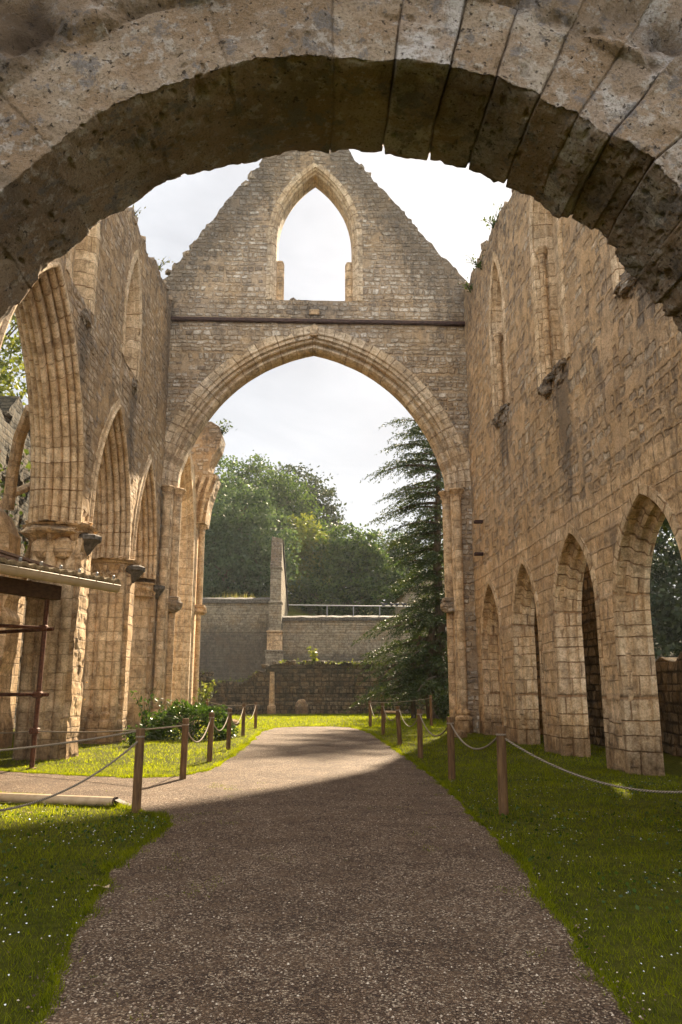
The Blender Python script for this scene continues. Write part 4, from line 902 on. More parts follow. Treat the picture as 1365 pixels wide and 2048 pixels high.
for i, (px, lab) in enumerate(((768, 'dark pigeon perched on the handrail, leftmost of four'), (784, 'dark pigeon perched on the handrail, second of four from the left'), (795, 'dark pigeon perched on the handrail, third of four from the left'), (808, 'dark pigeon perched on the handrail, rightmost of four'))):
    p = atY(px, 1213, 54.9); t = thing('pigeon', lab, 'bird', (p.x, 54.9, 7.27), [2.6, 1.9, .9, 2.2][i], 'pigeons on the handrail')
    t.scale = (1.3, 1.3, 1.3)
    if i == 0: bird_mesh(t); bird0 = t
    else:
        for ch in list(bird0.children): copy_tree(ch, t)
def garden_house():
    t = thing('stone_outbuilding', 'corner of a pale stone outbuilding with a clay tiled roof behind the yew', 'building', (7.0, 58, 5.9))
    m = MB(); sheet(m, lambda u, z, d: (u, d, z), [(0, 0), (7, 0), (7, 2.6), (3.5, 4.6), (0, 2.6)], step=.3, th=7, amp=.02, seed=3, edge=.3); m.build('wall', M['small_blocks'], t)
    m = MB(); m.add([(-.25, -.2, 2.5), (3.5, -.2, 4.8), (3.5, 7.2, 4.8), (-.25, 7.2, 2.5), (7.25, -.2, 2.5), (7.25, 7.2, 2.5), (-.25, -.2, 2.38), (3.5, -.2, 4.66), (7.25, -.2, 2.38)], [(0, 1, 2, 3), (1, 4, 5, 2), (6, 7, 1, 0), (7, 8, 4, 1)]); m.build('roof', M['tile'], t)
garden_house()
# cloister side, seen through the right-hand arches
coursed_wall('cloister_wall', 'pale green-tinged block wall glimpsed through the nearest right-hand arch', 17, 34, 19, 14, 0, 3.6, 3.6, .5, 'small_blocks', cope='ashlar', seed=14)
coursed_wall('cloister_ruin', 'dark crumbling wall just behind the right-hand arches, raised to block the sun', 7.7, 31, 8.0, 19.6, 0, 7.6, 6.9, .6, 'mossy', seed=15, amp=.1, jag=.3)  # wall heightened to keep sun patches off the right lawn
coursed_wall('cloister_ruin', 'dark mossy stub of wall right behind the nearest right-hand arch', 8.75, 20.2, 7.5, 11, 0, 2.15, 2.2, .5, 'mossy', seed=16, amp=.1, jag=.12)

# ------------------------------------------------------------------ rope barrier
def post_mesh(parent, h, r, tilt=0):
    m = MB(); m.lathe((0, 0, 0), [(r, -.1), (r, h*.5), (r*.98, h-.015), (r*.86, h)], 14, jit=.006, seed=int(h*100)); p = m.build('timber', M['wood'], parent)
    m = MB(); m.lathe((0, 0, h-.12), [(r*1.02, 0), (r*1.12, .012), (r*1.02, .024)], 12); m.build('rope_collar', M['rope'], p)
POSTS = {}
ords = ['nearest', 'second', 'third', 'fourth', 'fifth', 'sixth and farthest']
def add_posts(side, L, r, gy):
    for i, (x, y, h) in enumerate(L):
        t = thing('rope_post', '%s round wooden rope post on the %s of the gravel path' % (ords[i], side), 'post', (x, y, 0), 0, 'wooden rope posts along the gravel path')
        t.rotation_euler = (R_(random.uniform(-1, 1)), R_([.6, -.4, .5, 3.2, -.3, .4][i] if side == 'right' else random.uniform(-.8, .8)), random.uniform(0, 3))
        post_mesh(t, h, r); POSTS[side[0]+str(i)] = Vector((x, y, h))
add_posts('left', [(-2.22, 10.67, 1.04), (-2.2, 14.26, 1.03), (-2.16, 17.61, 1.03), (-2.1, 20.9, 1.03), (-2.2, 26.54, 1.04), (-2.14, 31.6, 1.0)], .058, 0)
add_posts('right', [(2.43, 10.29, 1.08), (2.44, 14.01, 1.06), (2.50, 18.4, 1.07), (2.49, 22.51, 1.05), (2.45, 27.19, 1.05), (2.42, 32.6, 1.04)], .062, 0)
def one_post(px, py, Y, h, label):
    p = atY(px, py, Y); t = thing('rope_post', label, 'post', (p.x, Y, 0), 0, 'rope posts around the far lawn'); post_mesh(t, h, .06); return Vector((p.x, Y, h))
pbL = one_post(415, 1400, 33.5, 1.1, 'rope post at the back left, beside the dark shrub')
pbR = one_post(862, 1400, 33.0, 1.25, 'taller rope post at the back right, in front of the yew')
pnL = Vector((-4.4, 7.2, 1.02)); t = thing('rope_post', 'rope post by the near left lawn outside the picture edge', 'post', pnL*1.0, 0, 'rope posts in the foreground'); t.location.z = 0; post_mesh(t, 1.02, .058)
pnR = Vector((5.35, 8.3, 1.0)); t = thing('rope_post', 'rope post on the near right lawn outside the picture edge', 'post', pnR*1.0, 0, 'rope posts in the foreground'); t.location.z = 0; post_mesh(t, 1.0, .058)
def rope(a, b, sag, label, r=.013):
    a = Vector(a); b = Vector(b); n = 40; mid = a.lerp(b, .0)
    pts = [a.lerp(b, i/n)-Vector((0, 0, sag*4*(i/n)*(1-i/n))) for i in range(n+1)]
    m = MB(); m.tube([p-a for p in pts], r, 8)
    # knots where the rope passes through the posts
    for e, q in ((0, pts[1]), (n, pts[-2])):
        c = (a if e == 0 else b)-a; m.lathe((c.x, c.y, c.z), [(.004, -.03), (.024, -.02), (.028, 0), (.024, .02), (.004, .03)], 8)
    o = m.build('rope', M['rope'], smooth=True); o.location = a; tag(o, label, 'rope', 'ropes of the path barrier')
hook = lambda v, dz=-.10: v+Vector((0, 0, dz))
for i in range(1, 5): rope(hook(POSTS['l%d' % i]), hook(POSTS['l%d' % (i+1)]), [0, .40, .36, .40, .46][i], 'slack rope between the %s and the %s post on the left' % (ords[i].split()[0], ords[i+1].split()[0]))
for i in range(5): rope(hook(POSTS['r%d' % i]), hook(POSTS['r%d' % (i+1)]), [.30, .34, .36, .38, .50][i], 'slack rope between the %s and the %s post on the right' % (ords[i].split()[0], ords[i+1].split()[0]))
rope(hook(POSTS['l0'], -.14), hook(pnL, -.12), .62, 'rope drooping low over the near left lawn')
rope(hook(POSTS['r0'], -.12), hook(pnR, -.12), .52, 'long rope sagging over the near right lawn')
rope(pbL-Vector((0, 0, .1)), POSTS['l5']-Vector((0, 0, .06)), .12, 'thin rope across the back of the left lawn', .009)
rope(pbR-Vector((0, 0, .12)), POSTS['r5']-Vector((0, 0, .08)), .06, 'thin rope across the back of the right lawn', .009)
SP = Vector((-5.46, 16.25, 0)); SPZ = .72
rope(hook(POSTS['l1'], -.12), SP+Vector((0, 0, SPZ)), .06, 'nearly taut rope tied from the second left post to the rusty scaffold pole')
rope(SP+Vector((0, 0, SPZ)), (-8.6, 18.5, .75), .1, 'rope running left from the rusty scaffold pole')
rope(hook(POSTS['l0'], -.03), (-6.4, 10.6, .72), .12, 'rope running left from the nearest left post beside the side path')

# ------------------------------------------------------------------ lean-to shelter and pipe
def shelter():
    A = Vector((-4.19, 16.95, 3.72)); B = Vector((-5.59, 14.07, 3.72)); d = (B-A).normalized(); back = Vector((d.y, -d.x, 0));
    if back.x > 0: back = -back
    Lx = 6.5
    t = thing('lean_to_shelter', 'lean-to roof of lichened tiles with a tan gutter on rusty poles at the left', 'shelter', (SP.x, SP.y, 0)); O = t.location.copy()
    def W_(u, b, z): p = A+d*u+back*b; return (p.x-O.x, p.y-O.y, 3.72+z)
    m = MB(); n = 14; P = np.zeros((14, n+1, 3))
    for i, u in enumerate((0, Lx)):
        pass
    P = np.array([[W_(u, -.09*math.cos(a), -.02-.15*math.sin(a)) for a in np.linspace(0, math.pi, 9)]+[W_(u, .075*math.cos(a)*1.0, -.02-.135*math.sin(a)) for a in np.linspace(0, math.pi, 9)] for u in np.linspace(0, Lx, 14)])
    m.grid(P); E_ = [W_(0, -.09*math.cos(a), -.02-.15*math.sin(a)) for a in np.linspace(0, math.pi, 9)]; m.add(E_, [tuple(range(9))])
    m.tube([W_(0, -.09, -.02), W_(Lx, -.09, -.02)], .012, 6); g = m.build('gutter', M['zinc'], t, smooth=False)
    for k in range(12):
        u = .25+k*.52; m = MB(); P = np.array([[W_(u+q, -.108*math.cos(a), -.012-.172*math.sin(a)) for a in np.linspace(0, math.pi, 9)] for q in (0, .035)]); m.grid(P); m.build('bracket', M['zinc'], g)
    m = MB(); rise = .12
    nt = 90; P = []
    for i in range(nt+1):
        u = -.05+Lx*i/nt; ph = (u % .26)/.26; w = .026*math.sin(ph*2*math.pi)+(.02 if ph < .12 else 0)
        P.append([W_(u, b-.04, .065+b*rise+w+(.03 if k % 2 else 0)) for k, b in enumerate(np.repeat(np.linspace(0, 3.2, 9), 2))])
    m.grid(np.array(P)); P2 = [[(x, y, z-.04) for x, y, z in row] for row in P]; m.grid(np.array(P2))
    m.grid(np.array([[row[0], (row[0][0], row[0][1], row[0][2]-.05)] for row in P])); m.build('tile_roof', M['tile'], t)
    for k in range(12):
        c = W_(.12+k*.52, .02, .15); m = MB(); m.lathe(c, [(.03, -.03), (.035, .03), (.01, .05)], 6); m.build('roof_hook', M['rail'], t)
    # beam below
    def obox(u0, u1, b0, b1, z0, z1):
        V = [W_(u, b, z) for z in (z0, z1) for u, b in ((u0, b0), (u1, b0), (u1, b1), (u0, b1))]; mm = MB(); mm.add(V, [(0, 3, 2, 1), (4, 5, 6, 7), (0, 1, 5, 4), (1, 2, 6, 5), (2, 3, 7, 6), (3, 0, 4, 7)]); return mm
    fx, fy = SP.x-.0, SP.y
    bm = MB(); q0 = Vector((-5.30, 16.45, 0)); dd = Vector((-.42, -.91, 0)).normalized(); nn = Vector((dd.y, -dd.x, 0))
    def Wb(u, b, z): p = q0+dd*u+nn*b; return (p.x-O.x, p.y-O.y, z)
    V = [Wb(u, b, z) for z in (3.33, 3.62) for u, b in ((0, -.11), (7, -.11), (7, .11), (0, .11))]; bm.add(V, [(0, 3, 2, 1), (4, 5, 6, 7), (0, 1, 5, 4), (1, 2, 6, 5), (2, 3, 7, 6), (3, 0, 4, 7)]); bm.build('timber_beam', M['beam'], t)
    for k in range(6):
        b2 = MB(); q = [W_(.9+k*.95, bb, zz) for bb, zz in ((-.0, .0), (3.1, .93))]; b2.tube(q, .05, 4); b2.build('rafter', M['beam'], t)
    m = MB(); m.tube([(0, 0, -.02), (.03, .02, 3.34)], .048, 10); m.lathe((0, 0, 0), [(.10, 0), (.10, .02), (.05, .03)], 10); pl = m.build('scaffold_pole', M['rust'], t)
    for z in (.72, 1.42, 2.74): 
        m = MB(); m.box(-.09, .09, -.08, .08, z-.06, z+.06, .02); m.tube([(-.05, -.12, z), (-.05, .12, z)], .02, 6); m.build('coupler', M['rust'], pl)
    for (z0, x1, y1, z1) in ((1.42, -3.4, 1.9, 1.42), (2.74, -3.4, -1.2, 2.86), (2.72, -3.2, 1.6, 2.66)):
        m = MB(); m.tube([(.22 if z0 != 2.74 else 0, -.06, z0), (x1, y1, z1)], .038, 8); m.build('ledger', M['rust'], t)
    for yy in (1.9, -1.4): m = MB(); m.tube([(-3.4, yy, 0), (-3.4, yy, 4.3)], .048, 8); m.build('rear_pole', M['rust'], t)
shelter()
def pipe():
    a = atG(-60, 1592, .07); b = atG(232, 1604, .07); m = MB(); d = (b-a); n = 8
    m.tube([(0, 0, 0)]+[tuple(d*(i/n)) for i in range(1, n+1)], .062, 14, cap=False); t = thing('drain_pipe', 'tan plastic pipe lying on the edge of the grass beside the side path', 'pipe', a)
    m.build('tube', M['pipe'], t, smooth=True)
    m = MB(); e = d.normalized(); m.tube([tuple(d-e*.02), tuple(d+e*.01)], .066, 14, cap=False); m.tube([tuple(d-e*.05), tuple(d-e*.03)], .045, 10); m.build('dark_socket', M['iron'], t)
    m = MB(); m.add([tuple(d+Vector((0, -.06, .03))), tuple(d+Vector((.16, -.02, -.05))), tuple(d+Vector((.22, .07, -.055))), tuple(d+Vector((0, .07, .05)))], [(0, 1, 2, 3)]); m.build('torn_end', M['iron'], t)
pipe()
def bench():
    p = atG(782, 1440); t = thing('stone_bench', 'small low stone slab bench at the back right of the lawn', 'bench', (p.x, 36.5, 0))
    t.location.x = atY(782, 1420, 36.5).x
    m = MB(); m.box(-.45, .45, -.2, .2, .42, .52, .02); m.build('seat', M['ashlar_worn'], t)
    for s in (-.3, .3): m = MB(); m.box(s-.06, s+.06, -.16, .16, 0, .42, .01); m.build('leg', M['ashlar_worn'], t)
bench()
def block(x, y, s, label):
    m = MB(); blob(m, (0, 0, s*.35), (s, s*.7, s*.45), int(x*7)+3, .25, 12, grime_shade=.2); o = m.build('fallen_block', M['ashlar_worn'], loc=(x, y, 0)); tag(o, label, 'stone', 'loose carved stones')
block(4.7, 25.6, .30, 'squared loose stone on the grass near the foot of the right gable pier')
block(-3.3, 33.6, .34, 'pale loose stone lying behind the dark shrub')
block(-4.7, 31.5, .4, 'rounded loose stone at the foot of the left gable pier')

# ------------------------------------------------------------------ vegetation
def quads(mb, Cn, size, rng, asp=.55, up=.3, axis=None, droop=None):
    """one small folded leaf (quad) per centre"""
    n = len(Cn); a = rng.normal(size=(n, 3)) if axis is None else axis+rng.normal(size=(n, 3))*.35
    a /= np.linalg.norm(a, axis=1)[:, None]; b = rng.normal(size=(n, 3)); b -= a*(a*b).sum(1)[:, None]; b /= np.linalg.norm(b, axis=1)[:, None]
    s = size*rng.uniform(.6, 1.35, (n, 1)); a = a*s; b = b*s*asp
    V = np.stack([Cn-a*.5, Cn+b*.5, Cn+a*.5, Cn-b*.5], 1).reshape(-1, 3); F = np.arange(4*n).reshape(-1, 4)
    mb.add(V, F.tolist()); return mb
def crown_points(blobs, per, nclump, rng, clump=.28):
    out = []
    for c, rx_, ry_, rz_ in blobs:
        d = rng.normal(size=(nclump, 3)); d /= np.linalg.norm(d, axis=1)[:, None]; rr = rng.uniform(.35, 1.08, (nclump, 1))**.55
        cc = np.array(c)+d*rr*np.array([rx_, ry_, rz_]); cc[:, 2] += .05*rz_*rng.normal(size=nclump)
        sz = clump*min(rx_, ry_, rz_)*rng.uniform(.6, 1.3, (nclump, 1, 1))
        L = rng.normal(size=(nclump, per, 3))*sz*np.array([1, 1, .62])*.6
        out.append((cc[:, None, :]+L).reshape(-1, 3))
    return np.concatenate(out)
def tree(name, label, base, blobs, mat, leaf=.3, per=26, ncl=70, trunk=.45, seed=1, cat='tree', group=None, limbs=True, asp=.6, clump=.28):
    base = Vector(base); t = thing(name, label, cat, base, 0, group); rng = np.random.default_rng(seed); B = np.array(base)
    blobs = [(tuple(np.array(c)-B), a, b_, c_) for c, a, b_, c_ in blobs]
    m = MB(); top = max(b[0][2] for b in blobs); cx = float(np.mean([b[0][0] for b in blobs])); cy_ = float(np.mean([b[0][1] for b in blobs]))
    pts = [(cx*f*f, cy_*f*f, top*f*.95) for f in (0, .15, .35, .6, .8, 1)]; m.tube(pts, [trunk*1.25, trunk, trunk*.85, trunk*.6, trunk*.35, trunk*.12], 9)
    tr = m.build('trunk', M['bark'], t, smooth=True)
    if limbs:
        for i, (c, a, b_, c_) in enumerate(blobs):
            f = min(.85, max(.2, (c[2]-c_*.8)/max(top, .1))); s = Vector((cx*f*f, cy_*f*f, top*f*.95)); e = Vector(c); mid = s.lerp(e, .5)+Vector((0, 0, -.1*c_))
            m = MB(); m.tube([s, mid, e, e+(e-s)*.25], [trunk*.4, trunk*.28, trunk*.16, trunk*.05], 6)
            r = random.Random(seed+i)
            for k in range(5):
                d = Vector((r.uniform(-1, 1)*a, r.uniform(-1, 1)*b_, r.uniform(-.6, 1)*c_))*.75; m.tube([mid.lerp(e, .7), e+d*.6, e+d], [trunk*.14, trunk*.08, trunk*.02], 5)
            m.build('limb', M['bark'], t)
    P = crown_points(blobs, per, ncl, rng, clump); m = MB(); quads(m, P, leaf, rng, asp); m.build('crown', M[mat], t); return t
GT = 'trees on the hill behind the walls'
def hilltrees():
    def b(px, py, Y, rx_, rz_): p = atY(px, py, Y); return ((p.x, Y, p.z), rx_, rx_*.9, rz_)
    def base(px, Y): return (atY(px, 1200, Y).x, Y, 6.5)
    tree('broadleaf_tree', 'tallest dark green spreading tree behind the buttress, its crown reaching highest into the sky', base(500, 84),
         [b(455, 985, 84, 4.2, 3.6), b(520, 975, 84, 3.4, 3.4), b(490, 1030, 84, 5, 4), b(560, 1010, 84, 4, 3.6), b(545, 1070, 84, 5, 4), b(470, 1080, 84, 5.5, 5), b(430, 1010, 84, 3.2, 3.0), b(600, 1090, 83, 3.6, 4.2), b(580, 1150, 83, 4.5, 4), b(440, 1150, 83, 5, 4)], 'leaf_mid', .34, 30, 130, .55, 1, group=GT)
    tree('broadleaf_tree', 'rounded grey-green tree in front of the tallest one, left of the buttress', base(490, 68),
         [b(485, 1025, 68, 2.6, 3.0), b(450, 1075, 68, 3.2, 3.2), b(520, 1075, 68, 3.0, 3.4), b(480, 1130, 68, 4.2, 3.6), b(440, 1150, 67, 3.6, 2.8), b(525, 1140, 67, 2.8, 2.8), b(410, 1110, 68, 3, 3.2)], 'leaf_grey', .30, 36, 95, .4, 2, group=GT)
    tree('broadleaf_tree', 'dark open-crowned tree leaning right behind the yellowish one', base(600, 92),
         [b(590, 975, 92, 3.2, 2.8), b(620, 1005, 92, 3.6, 3.0), b(610, 1050, 92, 3.8, 3.4), b(640, 1040, 92, 2.6, 2.4), b(650, 1080, 92, 2.4, 2.4), b(600, 1110, 92, 4.2, 4)], 'leaf_dark', .42, 26, 62, .45, 3, group=GT, clump=.34)
    tree('broadleaf_tree', 'yellow-green tree just right of the buttress', base(605, 76),
         [b(600, 1085, 76, 2.6, 2.6), b(625, 1110, 76, 2.6, 2.6), b(590, 1130, 76, 2.8, 3), b(635, 1150, 76, 3, 2.8), b(610, 1180, 75, 3.4, 2.6)], 'leaf_yellow', .34, 28, 75, .3, 4, group=GT)
    tree('broadleaf_tree', 'bushy green tree standing above the middle of the handrail', base(700, 74),
         [b(700, 1095, 74, 2.6, 2.4), b(680, 1125, 74, 2.8, 2.8), b(730, 1120, 74, 2.6, 2.6), b(705, 1160, 74, 3.6, 2.8), b(755, 1160, 74, 2.8, 2.4), b(665, 1185, 73, 3.2, 2.2), b(770, 1190, 73, 2.6, 2), b(720, 1200, 73, 3.4, 2), b(640, 1200, 73, 2.6, 2)], 'leaf_mid', .34, 30, 80, .35, 5, group=GT)
    tree('broadleaf_tree', 'thin-crowned grey tree with sky showing through, between the bushy tree and the yew', base(775, 84),
         [b(760, 1090, 84, 2.6, 2.0), b(790, 1105, 84, 2.6, 2.2), b(770, 1125, 84, 3, 2.2)], 'leaf_grey', .30, 16, 46, .22, 6, group=GT, clump=.36)
    tree('conifer_tree', 'blue-dark tree beside the stone outbuilding', base(805, 80),
         [b(800, 1125, 80, 2.6, 3), b(825, 1150, 80, 3, 3), b(800, 1180, 80, 3.4, 3), b(860, 1110, 82, 3.4, 4), b(880, 1170, 82, 4, 4)], 'leaf_dark', .34, 30, 70, .35, 7, group=GT)
    tree('broadleaf_tree', 'green tree filling the gap behind the left end of the terrace wall', base(400, 78),
         [b(400, 1000, 78, 4.5, 4.5), b(380, 1070, 78, 5, 5), b(410, 1140, 77, 4, 4), b(360, 1130, 78, 5, 4.5)], 'leaf_mid', .38, 30, 80, .4, 8, group=GT)
    tree('broadleaf_tree', 'bright backlit tree rising over the ruined wall at the far left', (-17.5, 36, 0),
         [((-16.5, 34, 12.8), 2.6, 2.6, 2.6), ((-14.8, 33, 11.2), 2.4, 2.2, 2.4), ((-17.5, 34, 15.2), 3.2, 2.6, 2.6), ((-15, 33, 13.6), 2.2, 2.2, 2.2), ((-19, 36, 12), 3, 3, 3), ((-14.2, 34, 8.8), 2.2, 2, 2), ((-13.2, 35, 6.2), 1.8, 2, 2.2), ((-19.5, 35, 17.5), 3.2, 3, 3), ((-22, 36, 15), 3.5, 3, 4), ((-14.4, 34, 17.2), 2.4, 2.2, 2.6), ((-16.5, 34, 20), 3, 2.5, 3)], 'leaf_yellow', .26, 30, 80, .4, 9)
    tree('broadleaf_tree', 'dark tree behind the left aisle, filling the gap between the piers', (-16, 52, 0),
         [((-15, 50, 7), 4, 3, 4), ((-19, 50, 9), 4.5, 3, 5), ((-12.5, 49, 4.5), 3, 2.5, 3.2), ((-23, 50, 8), 4.5, 3, 5)], 'leaf_dark', .34, 28, 70, .4, 10)
    tree('broadleaf_tree', 'blue-green tree seen through the nearest right-hand arch', (30, 50, 0),
         [((24, 46, 9.0), 5, 3, 4.5), ((22, 44, 11.5), 4, 3, 3.5), ((22.5, 45, 6.5), 4, 3, 3.5), ((27, 46, 12), 4, 3, 4), ((30, 50, 11), 6, 4, 5), ((26, 47, 5.5), 5, 3, 3), ((36, 50, 9), 6, 4, 5), ((20.5, 46, 7), 3.5, 3, 4)], 'leaf_dark', .36, 34, 110, .4, 11)
    tree('conifer_tree', 'dark drooping conifer leaning over the cloister, top of the nearest right-hand arch', (15.8, 27, 0),
         [((10.4, 24, 8.2), 1.8, 2.0, 1.7), ((12.2, 25, 8.6), 1.8, 2.0, 1.9), ((10.0, 23, 10.6), 1.8, 2, 1.8), ((12, 25, 11.6), 2.2, 2.2, 2.0), ((9.3, 21.5, 8.8), 1.2, 1.4, 1.3), ((11.4, 24.6, 13.6), 1.6, 1.6, 1.8)], 'yew', .22, 30, 80, .25, 14)
    tree('broadleaf_tree', 'small bright bush beside the cloister wall, seen through the nearest right-hand arch', (15.4, 27, 0),
         [((15.4, 27, 4.2), 1.0, 1, .9), ((15.9, 27.2, 2.6), .8, .8, .9), ((15.1, 27, 1.0), .7, .7, .7)], 'leaf_yellow', .16, 24, 30, .08, 12)
hilltrees()
def spray(m, p0, d, L, rng, n=60, width=.5, droop=.35, leaf=.135):
    """flat drooping fan of needled twigs along a branch end"""
    d = d.normalized(); side = d.cross(Vector((0, 0, 1))).normalized(); C0 = []; A0 = []
    for i in range(n):
        f = (i+.5)/n; p = p0+d*(L*f)+Vector((0, 0, -droop*L*f*f)); w = width*L*(1-f*.75)
        for s in (-1, 1):
            ln = w*rng.uniform(.55, 1.05); dirv = (d*.75+side*s*rng.uniform(.5, 1)+Vector((0, 0, rng.uniform(-.75, -.05)))).normalized()
            k = max(2, int(ln/(leaf*.5)))
            for j in range(k):
                g = (j+.6)/k; q = p+dirv*(ln*g)+Vector((0, 0, -.22*ln*g*g)); C0.append(tuple(q)); A0.append(tuple(dirv+Vector((0, 0, -.45*g))))
    C0 = np.array(C0)+rng.normal(size=(len(C0), 3))*.03; quads(m, C0, leaf, rng, .34, axis=np.array(A0)); return m
def yew():
    bx, by = 6.7, 41.0; t = thing('yew_tree', 'large dark yew with layered drooping branches behind the right gable pier', 'tree', (bx, by, 0)); rng = np.random.default_rng(3)
    m = MB(); m.tube([(0, 0, 0), (.1, 0, 3), (0, .1, 8), (.2, 0, 13), (.3, 0, 17.2)], [.32, .28, .22, .14, .04], 10); m.tube([(-.5, -.2, 0), (-.7, -.3, 2.5), (-.3, 0, 5)], [.3, .24, .15], 8); m.tube([(-1.4, .2, 0), (-1.5, .1, 2.2), (-1.0, 0, 4.2)], [.14, .12, .08], 7)
    m.build('trunk', M['bark'], t, smooth=True)
    leaves = MB()
    def branch(z, ang, L, rise, seed):
        d = Vector((math.cos(ang), math.sin(ang), 0)); pts = []; n = 8; 
        for i in range(n+1):
            f = i/n; pts.append(Vector((.1, 0, z))+d*(L*f)+Vector((0, 0, rise*L*f-(.42*L)*f*f*.8)))
        m = MB(); m.tube(pts, [.10*(1-.85*i/n)*min(1.4, L/3) for i in range(n+1)], 6); m.build('branch', M['bark'], t)
        r = random.Random(seed)
        for i in range(1, n+1):
            for s in (-1, 1, r.choice((-1, 1))):
                a2 = ang+s*r.uniform(.15, 1.15); dd = Vector((math.cos(a2), math.sin(a2), r.uniform(-.4, .35))); LL = L*(.42-.03*i)*r.uniform(.7, 1.2)+.35
                spray(leaves, pts[i], dd, LL, rng, n=max(4, int(LL/.14)), width=.36, droop=r.uniform(.2, .55))
        spray(leaves, pts[-1], d+Vector((0, 0, -.15)), .9+L*.16, rng, n=10, width=.36)
    sd_ = random.Random(4)
    # measured branch tips on the nave side (pixels), then fill all round
    tips = [(783, 835, .40), (798, 862, .30), (770, 925, .20), (778, 885, .30), (746, 935, .18), (775, 985, .10), (748, 1030, .10), (790, 1000, .12), (775, 1080, .15), (812, 1062, .12), (828, 1145, .2), (822, 1205, .15), (790, 1250, .12), (842, 1180, .1), (850, 1120, .1), (858, 1050, .1), (835, 1330, 0), (845, 1280, 0), (725, 1305, .1), (745, 1335, .1), (765, 1365, .05), (800, 1390, 0), (790, 1240, .1), (810, 1320, .05), (835, 1100, .1)]
    for i, (px, py, rise) in enumerate(tips):
        p = atY(px, py, by+sd_.uniform(-1.5, .8)); L = math.hypot(p.x-bx, p.y-by); ang = math.atan2(p.y-by, p.x-bx)
        z = p.z-rise*L*.86+.336*L*.74; branch(max(.9, z), ang, L*.86, rise, i)
    for i in range(92):
        z = 1.2+15*(i/92)**1.15; L = max(.8, (4.0 if z < 5 else 2.9)*(1-(z/20.5)**3))*sd_.uniform(.7, 1.0); branch(z, i*2.39996, L, sd_.uniform(.05, .3), 40+i)
    leaves.build('needles', M['yew'], t)
yew()
def shrub():
    c = Vector((-3.75, 25.3, 0)); t = thing('evergreen_shrub', 'low rounded glossy-leaved shrub at the foot of the left piers', 'shrub', c); rng = np.random.default_rng(9)
    m = MB(); r = random.Random(3)
    for i in range(16): a = r.uniform(0, 6.28); m.tube([(0, 0, 0), (math.cos(a)*.5, math.sin(a)*.4, .5), (math.cos(a)*1.0, math.sin(a)*.7, .8)], [.03, .02, .01], 5)
    m.build('stem', M['bark'], t); P = []
    while len(P) < 5200:
        d = rng.normal(size=3); d /= np.linalg.norm(d); rr = rng.uniform(.5, 1.0)**.4; q = d*rr*np.array([1.35, 1.0, .86])+np.array([0, 0, .2]); q *= 1+.18*math.sin(d[0]*7)*math.cos(d[1]*5+d[2]*4)
        if q[2] > .02: P.append(q)
    P = np.array(P); m = MB(); quads(m, P, .125, rng, .45, axis=P/np.linalg.norm(P, axis=1)[:, None]*.9+np.array([0, 0, -.35])); m.build('foliage', M['shrub'], t)
shrub()
def plant(name, label, loc, h, w, n, mat, leaf, seed, cat='plant', stems=5, group=None):
    t = thing(name, label, cat, loc, 0, group); r = random.Random(seed); rng = np.random.default_rng(seed); m = MB(); P = []
    for i in range(stems):
        a = r.uniform(0, 6.28); ww = w*r.uniform(.2, 1); hh = h*r.uniform(.6, 1); pts = [Vector((math.cos(a)*ww*f*f, math.sin(a)*ww*f*f*.7, hh*f)) for f in (0, .35, .7, 1)]; m.tube(pts, [.014, .011, .008, .004], 5)
        for k in range(n//stems): f = r.uniform(.2, 1.05); p = Vector((math.cos(a)*ww*f*f, math.sin(a)*ww*f*f*.7, hh*f)); P.append((p.x+r.gauss(0, .1*w+.03), p.y+r.gauss(0, .1*w+.03), p.z+r.gauss(0, .05)))
    m.build('stem', M['ivy'], t); m = MB(); quads(m, np.array(P), leaf, rng, .5); m.build('leaves', M[mat], t); return t
plant('sapling', 'tall leafy weed growing against the pier, left of the shrub', (-5.0, 24.6, 0), 1.9, .5, 90, 'shrub', .17, 1)
plant('sapling', 'dark leafy stem beside the broad pier foot behind the shrub', (-4.6, 26.2, 0), 1.6, .5, 120, 'ivy', .14, 2)
plant('yellow_green_bush', 'bright yellow-green bush at the base of the far left crossing pier', (-4.85, 36.2, 0), 1.9, .9, 420, 'leaf_yellow', .16, 3, 'bush', 12)
plant('weed_clump', 'small bright weed clump on the grass between the second pier and the shrub', (-4.9, 22.4, 0), .55, .6, 240, 'shrub', .09, 4, 'plant', 12)
fw = plant('wildflower_clump', 'thin wildflowers with yellow heads behind the nearest left pier', (-6.35, 21.2, 0), 1.9, .5, 120, 'ivy', .09, 5, 'plant', 9)
m = MB(); rr = random.Random(2)
for k in range(7): m.lathe((rr.uniform(-.4, .4), rr.uniform(-.3, .3), rr.uniform(1.2, 2.1)), [(.005, -.01), (.035, .0), (.005, .02)], 6)
m.build('flower_head', M['yellow'], fw)['kind'] = 'stuff'
plant('sapling', 'small light-green sapling growing on top of the low ruined wall', (atY(630, 1325, 49).x, 49.1, 2.95), 1.15, .5, 90, 'leaf_yellow', .24, 6)
plant('wall_tuft', 'dark spiky tuft sprouting from the top of the broken vault springer', (-4.5, 37.0, 13.7), .8, .7, 90, 'ivy', .16, 7, 'plant', 10)
plant('wall_tuft', 'feathery twig hanging off the right wall top, near the sun', (5.75, 22.3, 16.0), .6, .7, 60, 'ivy', .13, 8, 'plant', 8)
plant('wall_tuft', 'small leafy sprig on the right wall top, halfway to the gable', (5.75, 24.6, 15.9), .55, .6, 60, 'ivy', .13, 9, 'plant', 8)
plant('wall_tuft', 'low sprig on the right wall top, closest to the gable', (5.8, 26.3, 15.9), .4, .4, 60, 'ivy', .12, 10, 'plant', 8)
plant('wall_tuft', 'dry grass sprig on the left wall top, next to the near arch', (-5.6, 21.6, 15.5), .6, .4, 50, 'hay', .12, 11, 'plant', 8)
